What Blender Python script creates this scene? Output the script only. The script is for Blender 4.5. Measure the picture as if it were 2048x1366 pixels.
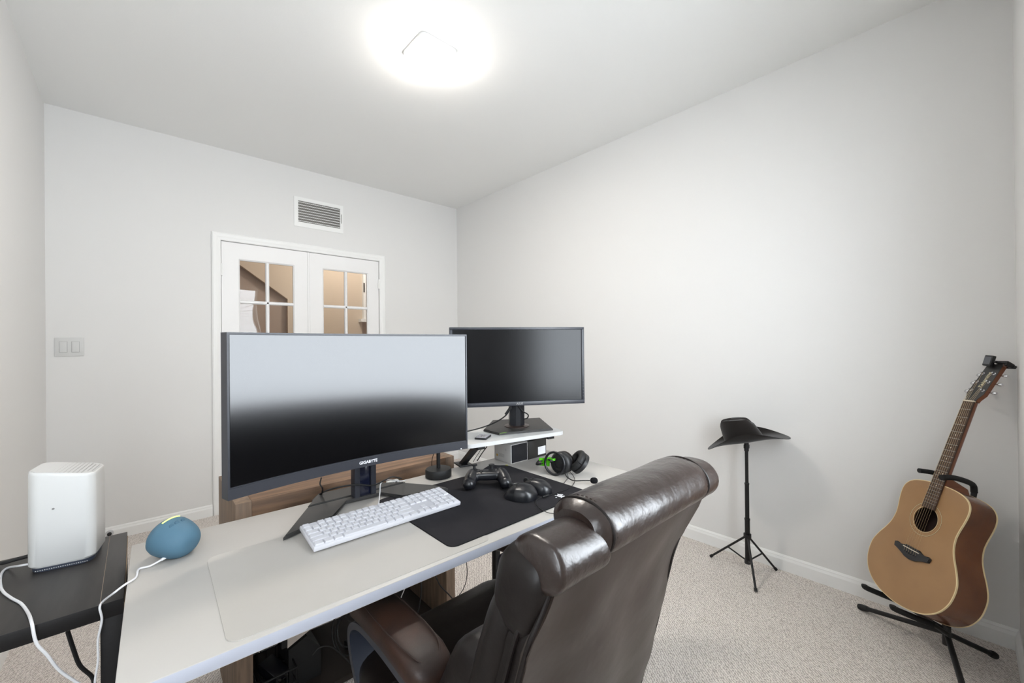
import bpy, bmesh, math, random
from mathutils import Vector, Matrix, noise
random.seed(7)
for o in list(bpy.data.objects): bpy.data.objects.remove(o)
sc = bpy.context.scene
C = sc.collection
PI = math.pi
# ------------------------------------------------------------------ camera
cam = bpy.data.cameras.new('camera'); cam.sensor_width = 36; cam.lens = 14.4795
cam.shift_y = 2.49 / 2048; cam.clip_start = 0.01
camo = bpy.data.objects.new('camera', cam); C.objects.link(camo); sc.camera = camo
def cam_axes(yaw, pitch, roll):
    f = Vector((math.sin(yaw)*math.cos(pitch), math.cos(yaw)*math.cos(pitch), math.sin(pitch)))
    r = Vector((math.cos(yaw), -math.sin(yaw), 0)); u = r.cross(f)
    c, s = math.cos(roll), math.sin(roll)
    return c*r + s*u, -s*r + c*u, f
r_, u_, f_ = cam_axes(math.radians(42.304), math.radians(.151), math.radians(-.543))
camo.matrix_world = Matrix(((r_.x, u_.x, -f_.x, 0), (r_.y, u_.y, -f_.y, 0), (r_.z, u_.z, -f_.z, 1.2492), (0, 0, 0, 1)))
# ------------------------------------------------------------------ world, lights, exposure
sc.view_settings.view_transform = 'Standard'; sc.view_settings.look = 'None'
sc.view_settings.gamma = 1; sc.view_settings.use_curve_mapping = False
sc.view_settings.exposure = 0.52
w = bpy.data.worlds.new('world'); sc.world = w; w.use_nodes = True
w.node_tree.nodes['Background'].inputs[0].default_value = (.86, .92, 1, 1)
w.node_tree.nodes['Background'].inputs[1].default_value = 1.2
def area(name, loc, rot, sx, sy, power, col, spread=180):
    l = bpy.data.lights.new(name, 'AREA'); l.shape = 'RECTANGLE'; l.size = sx; l.size_y = sy
    l.energy = power; l.color = col; l.spread = math.radians(spread)
    o = bpy.data.objects.new(name, l); C.objects.link(o); o.location = loc; o.rotation_euler = rot
    return o
WX0, WX1, WZ0, WZ1 = .85, 1.46, .80, 2.21       # window behind the camera, in the front wall
area('window_daylight', ((WX0+WX1)/2, -.25, (WZ0+WZ1)/2), (PI/2, 0, 0), WX1-WX0, WZ1-WZ0, 33, (.86, .93, 1))
VX0, VX1 = -.37, -.09                              # added narrow window, unseen, left of the viewpoint, for fill light
area('window_fill_left', ((VX0+VX1)/2, -.25, (WZ0+WZ1)/2), (PI/2, 0, 0), VX1-VX0, WZ1-WZ0, 15, (.86, .93, 1))  # added fill light in the added window, brightens the left side
def point(name, loc, power, col, r=.1):
    l = bpy.data.lights.new(name, 'POINT'); l.energy = power; l.color = col; l.shadow_soft_size = r
    o = bpy.data.objects.new(name, l); C.objects.link(o); o.location = loc; return o
point('hall_fill_light', (1.9, 4.7, 2.5), 21, (1, .96, .92), .12)  # added fill light for the hall, no lamp body there

# ------------------------------------------------------------------ helpers
def lin(c):
    return tuple(((x/255)/12.92 if x/255 <= .04045 else ((x/255+.055)/1.055)**2.4) for x in c)
MATS = {}
def M(name, rgb, rough=.5, metal=0, spec=.5, coat=0, coat_rough=.1, bump=None, var=None, emit=None, trans=0, ior=1.5, var2=None, sheen=0):
    m = bpy.data.materials.new(name); m.use_nodes = True; nt = m.node_tree; b = nt.nodes['Principled BSDF']
    c = lin(rgb) + (1,)
    b.inputs['Base Color'].default_value = c; b.inputs['Roughness'].default_value = rough
    b.inputs['Metallic'].default_value = metal; b.inputs['Specular IOR Level'].default_value = spec
    b.inputs['Coat Weight'].default_value = coat; b.inputs['Coat Roughness'].default_value = coat_rough
    b.inputs['Transmission Weight'].default_value = trans; b.inputs['IOR'].default_value = ior
    b.inputs['Sheen Weight'].default_value = sheen
    tc = nt.nodes.new('ShaderNodeTexCoord')
    def nz(scale, stretch=None, detail=4):
        n = nt.nodes.new('ShaderNodeTexNoise'); n.inputs['Scale'].default_value = scale; n.inputs['Detail'].default_value = detail
        if stretch:
            mp = nt.nodes.new('ShaderNodeMapping'); mp.inputs['Scale'].default_value = stretch
            nt.links.new(tc.outputs['Object'], mp.inputs[0]); nt.links.new(mp.outputs[0], n.inputs['Vector'])
        else: nt.links.new(tc.outputs['Object'], n.inputs['Vector'])
        return n
    if var:      # (scale, second rgb, stretch)
        n = nz(var[0], var[2] if len(var) > 2 else None)
        rp = nt.nodes.new('ShaderNodeValToRGB'); rp.color_ramp.elements[0].position = .35; rp.color_ramp.elements[1].position = .68
        rp.color_ramp.elements[0].color = c; rp.color_ramp.elements[1].color = lin(var[1]) + (1,)
        nt.links.new(n.outputs['Fac'], rp.inputs[0]); nt.links.new(rp.outputs[0], b.inputs['Base Color'])
    if bump:     # list of (scale, strength, distance, stretch)
        prev = None
        for bb in bump:
            n = nz(bb[0], bb[3] if len(bb) > 3 else None)
            bp = nt.nodes.new('ShaderNodeBump'); bp.inputs['Strength'].default_value = bb[1]; bp.inputs['Distance'].default_value = bb[2]
            nt.links.new(n.outputs['Fac'], bp.inputs['Height'])
            if prev: nt.links.new(prev.outputs[0], bp.inputs['Normal'])
            prev = bp
        nt.links.new(prev.outputs[0], b.inputs['Normal'])
    if emit: b.inputs['Emission Color'].default_value = lin(emit[0]) + (1,); b.inputs['Emission Strength'].default_value = emit[1]
    MATS[name] = m
    return m
wall_m = M('wall_paint', (230, 229, 227), .75, spec=.25, bump=[(140, .10, .0015)])
ceil_m = M('ceiling_paint', (240, 240, 238), .85, spec=.2, bump=[(120, .12, .002)])
trim_m = M('trim_paint', (242, 242, 240), .38, spec=.4)
door_m = M('door_paint', (242, 241, 240), .42, spec=.4, bump=[(60, .03, .001)])
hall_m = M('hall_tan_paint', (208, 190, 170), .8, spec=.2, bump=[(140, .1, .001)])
hall2_m = M('hall_tan_painted_shade', (176, 156, 142), .8, spec=.2)  # darker copy of the hall tan, with shade put into the colour
gap_m = M('dark_gap', (40, 40, 40), .9)
duct_m = M('duct_metal', (120, 118, 114), .5, metal=.6)
white_plastic = M('white_plastic', (214, 214, 212), .42, spec=.45)
white_gloss = M('white_satin_plastic', (204, 204, 203), .35, spec=.5)
desk_white = M('white_laminate', (186, 182, 177), .42, spec=.4, var=(3.2, (182, 178, 172)), bump=[(300, .02, .0003)])
desk_edge = M('edge_band_window_tint', (176, 179, 190), .4, spec=.4)  # white band with bluish window light put into its colour
mat_clear = M('desk_mat_vinyl', (184, 180, 174), .33, spec=.45, var=(5, (180, 176, 169)))
black_plastic = M('black_plastic', (22, 22, 24), .45)
black_satin = M('black_satin_plastic', (18, 19, 24), .32, spec=.6)
black_rubber = M('black_rubber', (20, 20, 21), .62)
bezel_m = M('bezel_charcoal', (38, 40, 48), .42, spec=.6)
black_metal = M('black_powder_coat', (24, 24, 25), .45, metal=.2)
base_metal = M('stand_base_grey', (52, 51, 50), .48, spec=.5)
blue_black = M('gloss_navy_plastic', (18, 22, 40), .15, spec=.6)
screen_m = M('matte_screen', (5, 5, 7), .17, spec=.5, ior=1.53, bump=[(1.5, .02, .002)])
screen2_m = M('matte_screen_side', (4, 4, 6), .24, spec=.5, ior=1.32)
pad_m = M('cloth_mousepad', (38, 37, 40), .88, spec=.15, bump=[(900, .2, .0004)], var=(14, (42, 41, 44)))
pad_edge = M('mousepad_stitched_rim', (20, 20, 22), .8, spec=.2)
chrome = M('chrome', (215, 215, 218), .18, metal=1)
steel = M('brushed_steel', (160, 158, 154), .3, metal=1)
cable_black = M('black_cable', (18, 18, 19), .5)
cable_white = M('white_cable', (226, 226, 228), .45)
leather = M('brown_leather', (31, 18, 13), .34, spec=.6, coat=.42, coat_rough=.22, var=(5, (40, 26, 20)), bump=[(260, .10, .0012), (15, .45, .014), (46, .22, .005)])
leather_in = M('dark_leather', (20, 14, 12), .45, spec=.32, coat=.05, coat_rough=.3, bump=[(260, .10, .0012), (12, .2, .01)])
leather_back = M('brown_vinyl_back', (40, 32, 28), .40, spec=.5, coat=.15, coat_rough=.35, var=(4, (54, 44, 38), (1, 1, .5)), bump=[(500, .05, .0005), (6, .22, .02)])
leather_arm = M('arm_leather', (34, 23, 19), .48, spec=.4, var=(11, (58, 36, 26)), bump=[(420, .22, .001), (20, .1, .004)])
stitch_m = M('stitch_thread', (46, 32, 26), .7)
oldwood = M('grey_brown_wood', (112, 90, 74), .6, spec=.3, var=(6, (146, 116, 92), (1, 9, 9)), bump=[(20, .12, .001, (1, 12, 12))])
oldwood_v = M('grey_brown_wood_upright', (116, 98, 84), .6, spec=.3, var=(6, (146, 124, 104), (9, 9, 1)), bump=[(20, .12, .001, (12, 12, 1))])
board_m = M('grey_board', (222, 219, 211), .6, var=(6, (228, 225, 218), (6, 6, 1)))
table_m = M('black_brown_laminate', (40, 37, 36), .42, spec=.45, var=(4, (50, 47, 45), (14, 2, 2)), bump=[(30, .10, .0008, (1, 10, 10))])
table_s = M('black_brown_edge', (22, 20, 20), .5, spec=.3, bump=[(40, .2, .001, (1, 10, 10))])
rawedge = M('raw_edge', (170, 150, 128), .7)
speaker_m = M('teal_fabric', (78, 112, 132), .6, spec=.35, bump=[(1300, .25, .0006)])
speaker_s = M('teal_smooth', (64, 98, 118), .45, spec=.4)
led_m = M('led_strip', (220, 240, 120), .4, emit=((228, 246, 120), 1.1))
green_m = M('green_clear_plastic', (96, 210, 30), .2, spec=.5, trans=.25)
felt_m = M('black_felt', (30, 27, 25), .9, spec=.1, sheen=.3, var=(12, (36, 32, 30)), bump=[(200, .1, .001)])
felt_band = M('hat_ribbon', (22, 20, 19), .6)
foam_m = M('mic_foam', (24, 24, 26), .95, spec=.1, bump=[(500, .6, .002)])
box_grey = M('grey_card', (190, 188, 186), .55)
box_dark = M('black_gloss_card', (30, 31, 36), .3)
box_brown = M('black_card', (42, 40, 38), .5)
paper_m = M('white_label', (232, 232, 234), .6)
print_dark = M('dark_print', (52, 50, 50), .6)
print_grey = M('grey_print', (140, 138, 136), .6)
print_white = M('white_print', (225, 225, 228), .6)
key_m = M('key_white', (208, 208, 213), .5, spec=.4)
kb_m = M('keyboard_white', (208, 208, 213), .42)
photo_m = M('drive_sticker', (96, 96, 118), .5, var=(120, (206, 200, 190)))
spruce = M('cedar_top', (166, 128, 88), .36, spec=.4, coat=.15, var=(5, (152, 115, 78), (1, 1, 1)), bump=None)
mahog = M('mahogany_side', (92, 52, 27), .26, spec=.5, coat=.4, coat_rough=.14, var=(7, (116, 68, 36)))
neck_wood = M('neck_mahogany', (118, 66, 38), .3, coat=.3)
rosewood = M('rosewood_fretboard', (62, 46, 38), .55, var=(30, (84, 64, 52)))
binding_m = M('cream_binding', (226, 206, 160), .35)
ebony = M('black_bridge', (36, 36, 38), .45)
bone = M('bone', (226, 218, 200), .4)
string_m = M('bronze_string', (214, 190, 150), .3, metal=.8)
head_m = M('black_headstock', (46, 46, 46), .3, coat=.3)
hole_m = M('cavity_shade', (36, 12, 8), .7)
foam_grip = M('black_foam_grip', (22, 22, 23), .8)
lamp_m = M('lit_diffuser', (255, 252, 245), .4, emit=((255, 247, 237), 105.0))
lampside_m = M('lit_diffuser_side', (255, 252, 245), .4, emit=((255, 248, 240), 22.0))
lampbase_m = M('lamp_rim', (225, 225, 224), .4)
blind_m = M('blind_slat_white', (235, 235, 232), .5)
curtain_m = M('sheer_curtain', (206, 196, 182), .8, var=(60, (180, 166, 150), (6, 6, .5)))
glass_m = bpy.data.materials.new('door_glass'); glass_m.use_nodes = True
_nt = glass_m.node_tree; _nt.nodes.clear()
_o = _nt.nodes.new('ShaderNodeOutputMaterial'); _mx = _nt.nodes.new('ShaderNodeMixShader'); _t = _nt.nodes.new('ShaderNodeBsdfTransparent')
_g = _nt.nodes.new('ShaderNodeBsdfGlossy'); _g.inputs['Roughness'].default_value = .0; _f = _nt.nodes.new('ShaderNodeFresnel'); _f.inputs['IOR'].default_value = 1.36
_tc = _nt.nodes.new('ShaderNodeTexCoord'); _n = _nt.nodes.new('ShaderNodeTexNoise'); _n.inputs['Scale'].default_value = 6; _n.inputs['Detail'].default_value = 0
_b = _nt.nodes.new('ShaderNodeBump'); _b.inputs['Strength'].default_value = .12; _b.inputs['Distance'].default_value = .01
_nt.links.new(_tc.outputs['Object'], _n.inputs['Vector']); _nt.links.new(_n.outputs['Fac'], _b.inputs['Height']); _nt.links.new(_b.outputs[0], _g.inputs['Normal'])
_nt.links.new(_f.outputs[0], _mx.inputs[0]); _nt.links.new(_t.outputs[0], _mx.inputs[1]); _nt.links.new(_g.outputs[0], _mx.inputs[2]); _nt.links.new(_mx.outputs[0], _o.inputs[0])
_t.inputs[0].default_value = (.93, .94, .93, 1)
# carpet: looped cut pile with a short ribbed diamond pattern
carpet_m = bpy.data.materials.new('carpet'); carpet_m.use_nodes = True
def _carpet():
    nt = carpet_m.node_tree; b = nt.nodes['Principled BSDF']; b.inputs['Roughness'].default_value = .95; b.inputs['Specular IOR Level'].default_value = .1
    N = nt.nodes.new; L = nt.links.new
    tc = N('ShaderNodeTexCoord'); mp = N('ShaderNodeMapping'); mp.inputs['Rotation'].default_value = (0, 0, math.radians(38)); L(tc.outputs['Object'], mp.inputs[0])
    n1 = N('ShaderNodeTexNoise'); n1.inputs['Scale'].default_value = 160; n1.inputs['Detail'].default_value = 2; L(tc.outputs['Object'], n1.inputs['Vector'])
    wv = N('ShaderNodeTexWave'); wv.inputs['Scale'].default_value = 34; wv.inputs['Distortion'].default_value = 6; wv.inputs['Detail'].default_value = 2; wv.inputs['Detail Scale'].default_value = 2.2; L(mp.outputs[0], wv.inputs['Vector'])
    vo = N('ShaderNodeTexVoronoi'); vo.inputs['Scale'].default_value = 120; L(mp.outputs[0], vo.inputs['Vector'])
    n3 = N('ShaderNodeTexNoise'); n3.inputs['Scale'].default_value = 1.4; L(tc.outputs['Object'], n3.inputs['Vector'])
    a = N('ShaderNodeMath'); a.operation = 'MULTIPLY_ADD'; L(wv.outputs['Fac'], a.inputs[0]); a.inputs[1].default_value = .55; L(n1.outputs['Fac'], a.inputs[2])
    a2 = N('ShaderNodeMath'); a2.operation = 'MULTIPLY_ADD'; L(vo.outputs['Distance'], a2.inputs[0]); a2.inputs[1].default_value = -.5; L(a.outputs[0], a2.inputs[2])
    rp = N('ShaderNodeValToRGB'); rp.color_ramp.elements[0].position = .22; rp.color_ramp.elements[1].position = .66
    rp.color_ramp.elements[0].color = lin((190, 181, 174)) + (1,); rp.color_ramp.elements[1].color = lin((244, 237, 231)) + (1,); L(a2.outputs[0], rp.inputs[0])
    mx = N('ShaderNodeMixRGB'); mx.blend_type = 'MULTIPLY'; mx.inputs[0].default_value = 1; L(rp.outputs[0], mx.inputs[1])
    r2 = N('ShaderNodeValToRGB'); r2.color_ramp.elements[0].color = (.90, .89, .88, 1); r2.color_ramp.elements[1].color = (1, 1, 1, 1); L(n3.outputs['Fac'], r2.inputs[0]); L(r2.outputs[0], mx.inputs[2])
    L(mx.outputs[0], b.inputs['Base Color'])
    bp = N('ShaderNodeBump'); bp.inputs['Strength'].default_value = .7; bp.inputs['Distance'].default_value = .004; L(a2.outputs[0], bp.inputs['Height']); L(bp.outputs[0], b.inputs['Normal'])
_carpet()

def BM(): return bmesh.new()
def rootmat(p):
    while p.parent: p = p.parent
    return p.matrix_basis
SMOOTH = 40
def obj(name, bm, m, parent=None, kind=None, label=None, smooth=True, at=None):
    """link bm (in world coordinates) as one mesh object"""
    if at is not None and parent is None:
        bmesh.ops.translate(bm, verts=bm.verts, vec=-Vector(at))
    if parent is not None:
        bmesh.ops.transform(bm, matrix=rootmat(parent).inverted(), verts=bm.verts)
    bmesh.ops.recalc_face_normals(bm, faces=bm.faces)
    me = bpy.data.meshes.new(name)
    if smooth:
        ang = math.radians(SMOOTH)
        for f in bm.faces: f.smooth = True
        for e in bm.edges:
            e.smooth = (len(e.link_faces) == 2 and e.calc_face_angle(0) < ang)
    bm.to_mesh(me); bm.free()
    o = bpy.data.objects.new(name, me); C.objects.link(o)
    for mm in (m if isinstance(m, (list, tuple)) else [m]): me.materials.append(mm)
    if at is not None and parent is None: o.location = at
    if parent is not None: o.parent = parent
    if kind: o['kind'] = kind
    if label: o['label'] = label
    return o
def tag(o, label, cat, group=None):
    o['label'] = label; o['category'] = cat
    if group: o['group'] = group
    return o
def thing(name, label, cat, loc=(0, 0, 0), rotz=0, group=None):
    o = bpy.data.objects.new(name, None); C.objects.link(o); o.empty_display_size = .05
    o.matrix_basis = Matrix.Translation(loc) @ Matrix.Rotation(rotz, 4, 'Z')
    return tag(o, label, cat, group)
def add(bm, verts, faces, mat_index=0):
    vs = [bm.verts.new(v) for v in verts]
    for f in faces:
        try: fc = bm.faces.new([vs[i] for i in f]); fc.material_index = mat_index
        except ValueError: pass
    return vs
def box(bm, x0, x1, y0, y1, z0, z1, bev=0, seg=2, T=None, mi=0):
    t = BM()
    vs = [t.verts.new((x, y, z)) for x in (x0, x1) for y in (y0, y1) for z in (z0, z1)]
    for f in ((0, 1, 3, 2), (4, 6, 7, 5), (0, 4, 5, 1), (2, 3, 7, 6), (0, 2, 6, 4), (1, 5, 7, 3)): t.faces.new([vs[i] for i in f])
    if bev: bmesh.ops.bevel(t, geom=t.edges[:], offset=bev, segments=seg, profile=.5, affect='EDGES', clamp_overlap=True)
    merge(bm, t, T, mi)
def merge(bm, t, T=None, mi=0):
    if T is not None: bmesh.ops.transform(t, matrix=T, verts=t.verts)
    mp = {v: bm.verts.new(v.co) for v in t.verts}
    for f in t.faces:
        nf = bm.faces.new([mp[v] for v in f.verts]); nf.material_index = mi
    t.free()
def frame(z):
    z = Vector(z).normalized(); a = Vector((0, 0, 1)) if abs(z.z) < .9 else Vector((1, 0, 0))
    x = a.cross(z).normalized(); return x, z.cross(x), z
def cyl(bm, p0, p1, r0, r1=None, n=20, cap=True):
    p0, p1 = Vector(p0), Vector(p1); r1 = r0 if r1 is None else r1
    x, y, z = frame(p1-p0)
    A = [bm.verts.new(p0+(x*math.cos(2*PI*i/n)+y*math.sin(2*PI*i/n))*r0) for i in range(n)]
    B = [bm.verts.new(p1+(x*math.cos(2*PI*i/n)+y*math.sin(2*PI*i/n))*r1) for i in range(n)]
    for i in range(n): bm.faces.new((A[i], A[(i+1) % n], B[(i+1) % n], B[i]))
    if cap: bm.faces.new(A[::-1]); bm.faces.new(B)
def lathe(bm, base, axis, prof, n=32, ref=None, sx=1, sy=1):
    """prof: (radius, height) along axis"""
    x, y, z = frame(axis)
    if ref is not None:
        x = (Vector(ref) - z*Vector(ref).dot(z)).normalized(); y = z.cross(x)
    base = Vector(base); rings = []
    for r, h in prof:
        if r < 1e-6: rings.append([bm.verts.new(base+z*h)])
        else: rings.append([bm.verts.new(base+z*h+x*(math.cos(2*PI*i/n)*r*sx)+y*(math.sin(2*PI*i/n)*r*sy)) for i in range(n)])
    for a, b in zip(rings, rings[1:]):
        for i in range(n):
            j = (i+1) % n
            if len(a) == 1 and len(b) == 1: continue
            if len(a) == 1: bm.faces.new((a[0], b[j], b[i]))
            elif len(b) == 1: bm.faces.new((a[i], a[j], b[0]))
            else: bm.faces.new((a[i], a[j], b[j], b[i]))
    if len(rings[0]) > 1: bm.faces.new(rings[0][::-1])
    if len(rings[-1]) > 1: bm.faces.new(rings[-1])
def crom(pts, k=6):
    P = [Vector(p) for p in pts]; P = [P[0]*2-P[1]] + P + [P[-1]*2-P[-2]]; out = []
    for i in range(1, len(P)-2):
        for j in range(k):
            t = j/k; a, b, c, d = P[i-1], P[i], P[i+1], P[i+2]
            out.append(.5*((2*b)+(-a+c)*t+(2*a-5*b+4*c-d)*t*t+(-a+3*b-3*c+d)*t**3))
    out.append(P[-2]); return out
def tube(bm, pts, r, n=8, k=6, sm=True, cap=True, flat=1, up=None):
    path = crom(pts, k) if sm else [Vector(p) for p in pts]
    R = r if callable(r) else (lambda t: r)
    rings = []; prevx = None
    for i, p in enumerate(path):
        d = (path[min(i+1, len(path)-1)]-path[max(i-1, 0)]).normalized()
        if prevx is None:
            a = Vector(up) if up is not None else (Vector((0, 0, 1)) if abs(d.z) < .9 else Vector((1, 0, 0)))
            x = a.cross(d).normalized()
        else: x = (prevx-d*prevx.dot(d)).normalized()
        if up is not None: x = Vector(up).cross(d).normalized()
        prevx = x; y = d.cross(x); rr = R(i/(len(path)-1))
        rings.append([bm.verts.new(p+x*math.cos(2*PI*j/n)*rr+y*math.sin(2*PI*j/n)*rr*flat) for j in range(n)])
    for a, b in zip(rings, rings[1:]):
        for j in range(n): bm.faces.new((a[j], a[(j+1) % n], b[(j+1) % n], b[j]))
    if cap: bm.faces.new(rings[0][::-1]); bm.faces.new(rings[-1])
def loft(bm, rings, closed=True, cap=True, mi=0):
    V = [[bm.verts.new(p) for p in r] for r in rings]; n = len(V[0])
    for a, b in zip(V, V[1:]):
        for j in range(n if closed else n-1):
            f = bm.faces.new((a[j], a[(j+1) % n], b[(j+1) % n], b[j])); f.material_index = mi
    if cap and closed: bm.faces.new(V[0][::-1]); bm.faces.new(V[-1])
def sgn(x, p): return math.copysign(abs(x)**p, x)
def pillow(bm, c, s, e1=.5, e2=.5, T=None, nu=28, nv=16, wr=0, seed=0, f=None):
    """superellipsoid cushion: half sizes s, exponents e1 (vertical) e2 (plan)"""
    t = BM(); rings = []
    for i in range(nv+1):
        a = -PI/2+PI*i/nv; row = []
        for j in range(nu):
            b = 2*PI*j/nu
            p = Vector((s[0]*sgn(math.cos(a), e1)*sgn(math.cos(b), e2), s[1]*sgn(math.cos(a), e1)*sgn(math.sin(b), e2), s[2]*sgn(math.sin(a), e1)))
            if f: p = f(p)
            if wr:
                p *= 1+wr*noise.noise(Vector((p.x*14+seed, p.y*14, p.z*14)))
            row.append(p)
        rings.append(row)
    V = [[t.verts.new(p) for p in r] for r in rings[1:-1]]
    b0 = t.verts.new(rings[0][0]); b1 = t.verts.new(rings[-1][0])
    for A, B in zip(V, V[1:]):
        for j in range(nu): t.faces.new((A[j], A[(j+1) % nu], B[(j+1) % nu], B[j]))
    for j in range(nu):
        t.faces.new((b0, V[0][(j+1) % nu], V[0][j])); t.faces.new((b1, V[-1][j], V[-1][(j+1) % nu]))
    M4 = Matrix.Translation(c) @ (T if T is not None else Matrix.Identity(4))
    merge(bm, t, M4)
def prism(bm, poly, z0, z1, T=None, mi=0, bev=0):
    t = BM(); n = len(poly)
    A = [t.verts.new((x, y, z0)) for x, y in poly]; B = [t.verts.new((x, y, z1)) for x, y in poly]
    t.faces.new(A[::-1]); t.faces.new(B)
    for i in range(n): t.faces.new((A[i], A[(i+1) % n], B[(i+1) % n], B[i]))
    if bev: bmesh.ops.bevel(t, geom=[e for e in t.edges if abs(e.verts[0].co.z-e.verts[1].co.z) < 1e-6 and e.verts[0].co.z > (z0+z1)/2], offset=bev, segments=2, affect='EDGES')
    merge(bm, t, T, mi)
def rrect(x0, x1, y0, y1, r, n=6):
    out = []
    for cx, cy, a0 in ((x1-r, y1-r, 0), (x0+r, y1-r, PI/2), (x0+r, y0+r, PI), (x1-r, y0+r, 3*PI/2)):
        for i in range(n+1): a = a0+PI/2*i/n; out.append((cx+r*math.cos(a), cy+r*math.sin(a)))
    return out
def text_bm(bm, s, size, T, depth=.0004, bold=0, shear=0, mi=0):
    cu = bpy.data.curves.new('t', 'FONT'); cu.body = s; cu.size = size; cu.extrude = depth/2; cu.offset = bold; cu.shear = shear
    cu.align_x = 'CENTER'; cu.align_y = 'CENTER'; cu.resolution_u = 3
    o = bpy.data.objects.new('t', cu); C.objects.link(o)
    dg = bpy.context.evaluated_depsgraph_get(); me = bpy.data.meshes.new_from_object(o.evaluated_get(dg))
    t = BM(); t.from_mesh(me); merge(bm, t, T, mi)
    bpy.data.objects.remove(o); bpy.data.curves.remove(cu); bpy.data.meshes.remove(me)
def remesh(bm, vox, it=6, fac=.5):
    me = bpy.data.meshes.new('t'); bm.to_mesh(me); bm.free(); o = bpy.data.objects.new('t', me); C.objects.link(o)
    md = o.modifiers.new('r', 'REMESH'); md.mode = 'VOXEL'; md.voxel_size = vox
    ms = o.modifiers.new('s', 'SMOOTH'); ms.iterations = it; ms.factor = fac
    m2 = bpy.data.meshes.new_from_object(o.evaluated_get(bpy.context.evaluated_depsgraph_get()))
    b = BM(); b.from_mesh(m2); bpy.data.objects.remove(o); bpy.data.meshes.remove(me); bpy.data.meshes.remove(m2)
    return b
def basis(o, x, y, z):
    return Matrix(((x[0], y[0], z[0], o[0]), (x[1], y[1], z[1], o[1]), (x[2], y[2], z[2], o[2]), (0, 0, 0, 1)))
def RZ(a): return Matrix.Rotation(a, 4, 'Z')
def RX(a): return Matrix.Rotation(a, 4, 'X')
def RY(a): return Matrix.Rotation(a, 4, 'Y')
def TR(*v): return Matrix.Translation(v)
def cable(name, pts, r, m, label, cat='cable', group=None, k=6):
    b = BM(); tube(b, pts, r, 8, k); o = obj(name, b, m, at=pts[0]); return tag(o, label, cat, group)
def partcopy(src, parent, mat4):
    c = src.copy(); C.objects.link(c); c.parent = parent; c.matrix_basis = mat4; return c

# ================================================================== ROOM
XL, XR, YF, YB, H = -.411, 2.609, -.14, 3.754, 2.74
def st(name, m, *boxes, bev=0, label=None):
    b = BM()
    for q in boxes: box(b, *q, bev=bev)
    return obj(name, b, m, kind='structure', label=label, smooth=bool(bev))
st('floor', carpet_m, (XL-.15, XR+.15, YF-.15, YB+2.6, -.05, 0))
st('ceiling', ceil_m, (XL-.15, XR+.15, YF-.15, YB+.12, H, H+.05))
st('wall_left', wall_m, (XL-.12, XL, YF-.12, YB+.12, 0, H))
st('wall_right', wall_m, (XR, XR+.12, YF-.12, YB+.12, 0, H))
st('wall_front', wall_m, (XL, VX0, YF-.12, YF, 0, H), (VX1, WX0, YF-.12, YF, 0, H), (WX1, XR, YF-.12, YF, 0, H), (WX0, WX1, YF-.12, YF, 0, WZ0), (WX0, WX1, YF-.12, YF, WZ1, H), (VX0, VX1, YF-.12, YF, 0, WZ0), (VX0, VX1, YF-.12, YF, WZ1, H))
DX0, DX1, DZ = .468, 1.711, 2.048
st('wall_back', wall_m, (XL, DX0-.015, YB, YB+.12, 0, H), (DX1+.015, XR, YB, YB+.12, 0, H), (DX0-.015, DX1+.015, YB, YB+.12, DZ+.012, H))
def baseboard(name, p0, p1, nrm):
    """profiled board from p0 to p1, nrm points into the room"""
    prof = [(0, 0), (.013, 0), (.013, .058), (.0115, .062), (.0085, .070), (.0085, .074), (.005, .080), (.003, .083), (0, .083)]
    b = BM(); loft(b, [[(p[0]+nrm[0]*d, p[1]+nrm[1]*d, z) for d, z in prof] for p in (p0, p1)])
    return obj(name, b, trim_m, kind='structure', smooth=False)
baseboard('baseboard_right', (XR, YF), (XR, YB), (-1, 0))
baseboard('baseboard_left', (XL, YF), (XL, YB), (1, 0))
baseboard('baseboard_back', (XL, YB), (DX0-.062, YB), (0, -1))
baseboard('baseboard_back.001', (DX1+.062, YB), (XR, YB), (0, -1))
baseboard('baseboard_front', (XL, YF), (XR, YF), (0, 1))
# door casing, a stepped moulding on three sides
b = BM()
cp = [(0, 0), (0, .012), (.010, .017), (.030, .015), (.040, .012), (.052, .010), (.058, .006), (.058, 0)]   # (distance outward from opening reversed, proud)
def casing_ring(cx0, cx1, zt, d, pr): return [(cx0-(.058-d), pr), (cx1+(.058-d), pr), zt+(.058-d)]
rings = []
for d, pr in cp:
    o_ = .058-d
    rings.append([(DX0-o_, YB-pr, 0), (DX0-o_, YB-pr, DZ+o_), (DX1+o_, YB-pr, DZ+o_), (DX1+o_, YB-pr, 0)])
loft(b, rings, closed=False, cap=False)
obj('trim_door_casing', b, trim_m, kind='structure', smooth=False)
st('trim_door_jamb', trim_m, (DX0-.015, DX0, YB, YB+.12, 0, DZ+.012), (DX1, DX1+.015, YB, YB+.12, 0, DZ+.012), (DX0, DX1, YB, YB+.12, DZ, DZ+.012))
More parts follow.
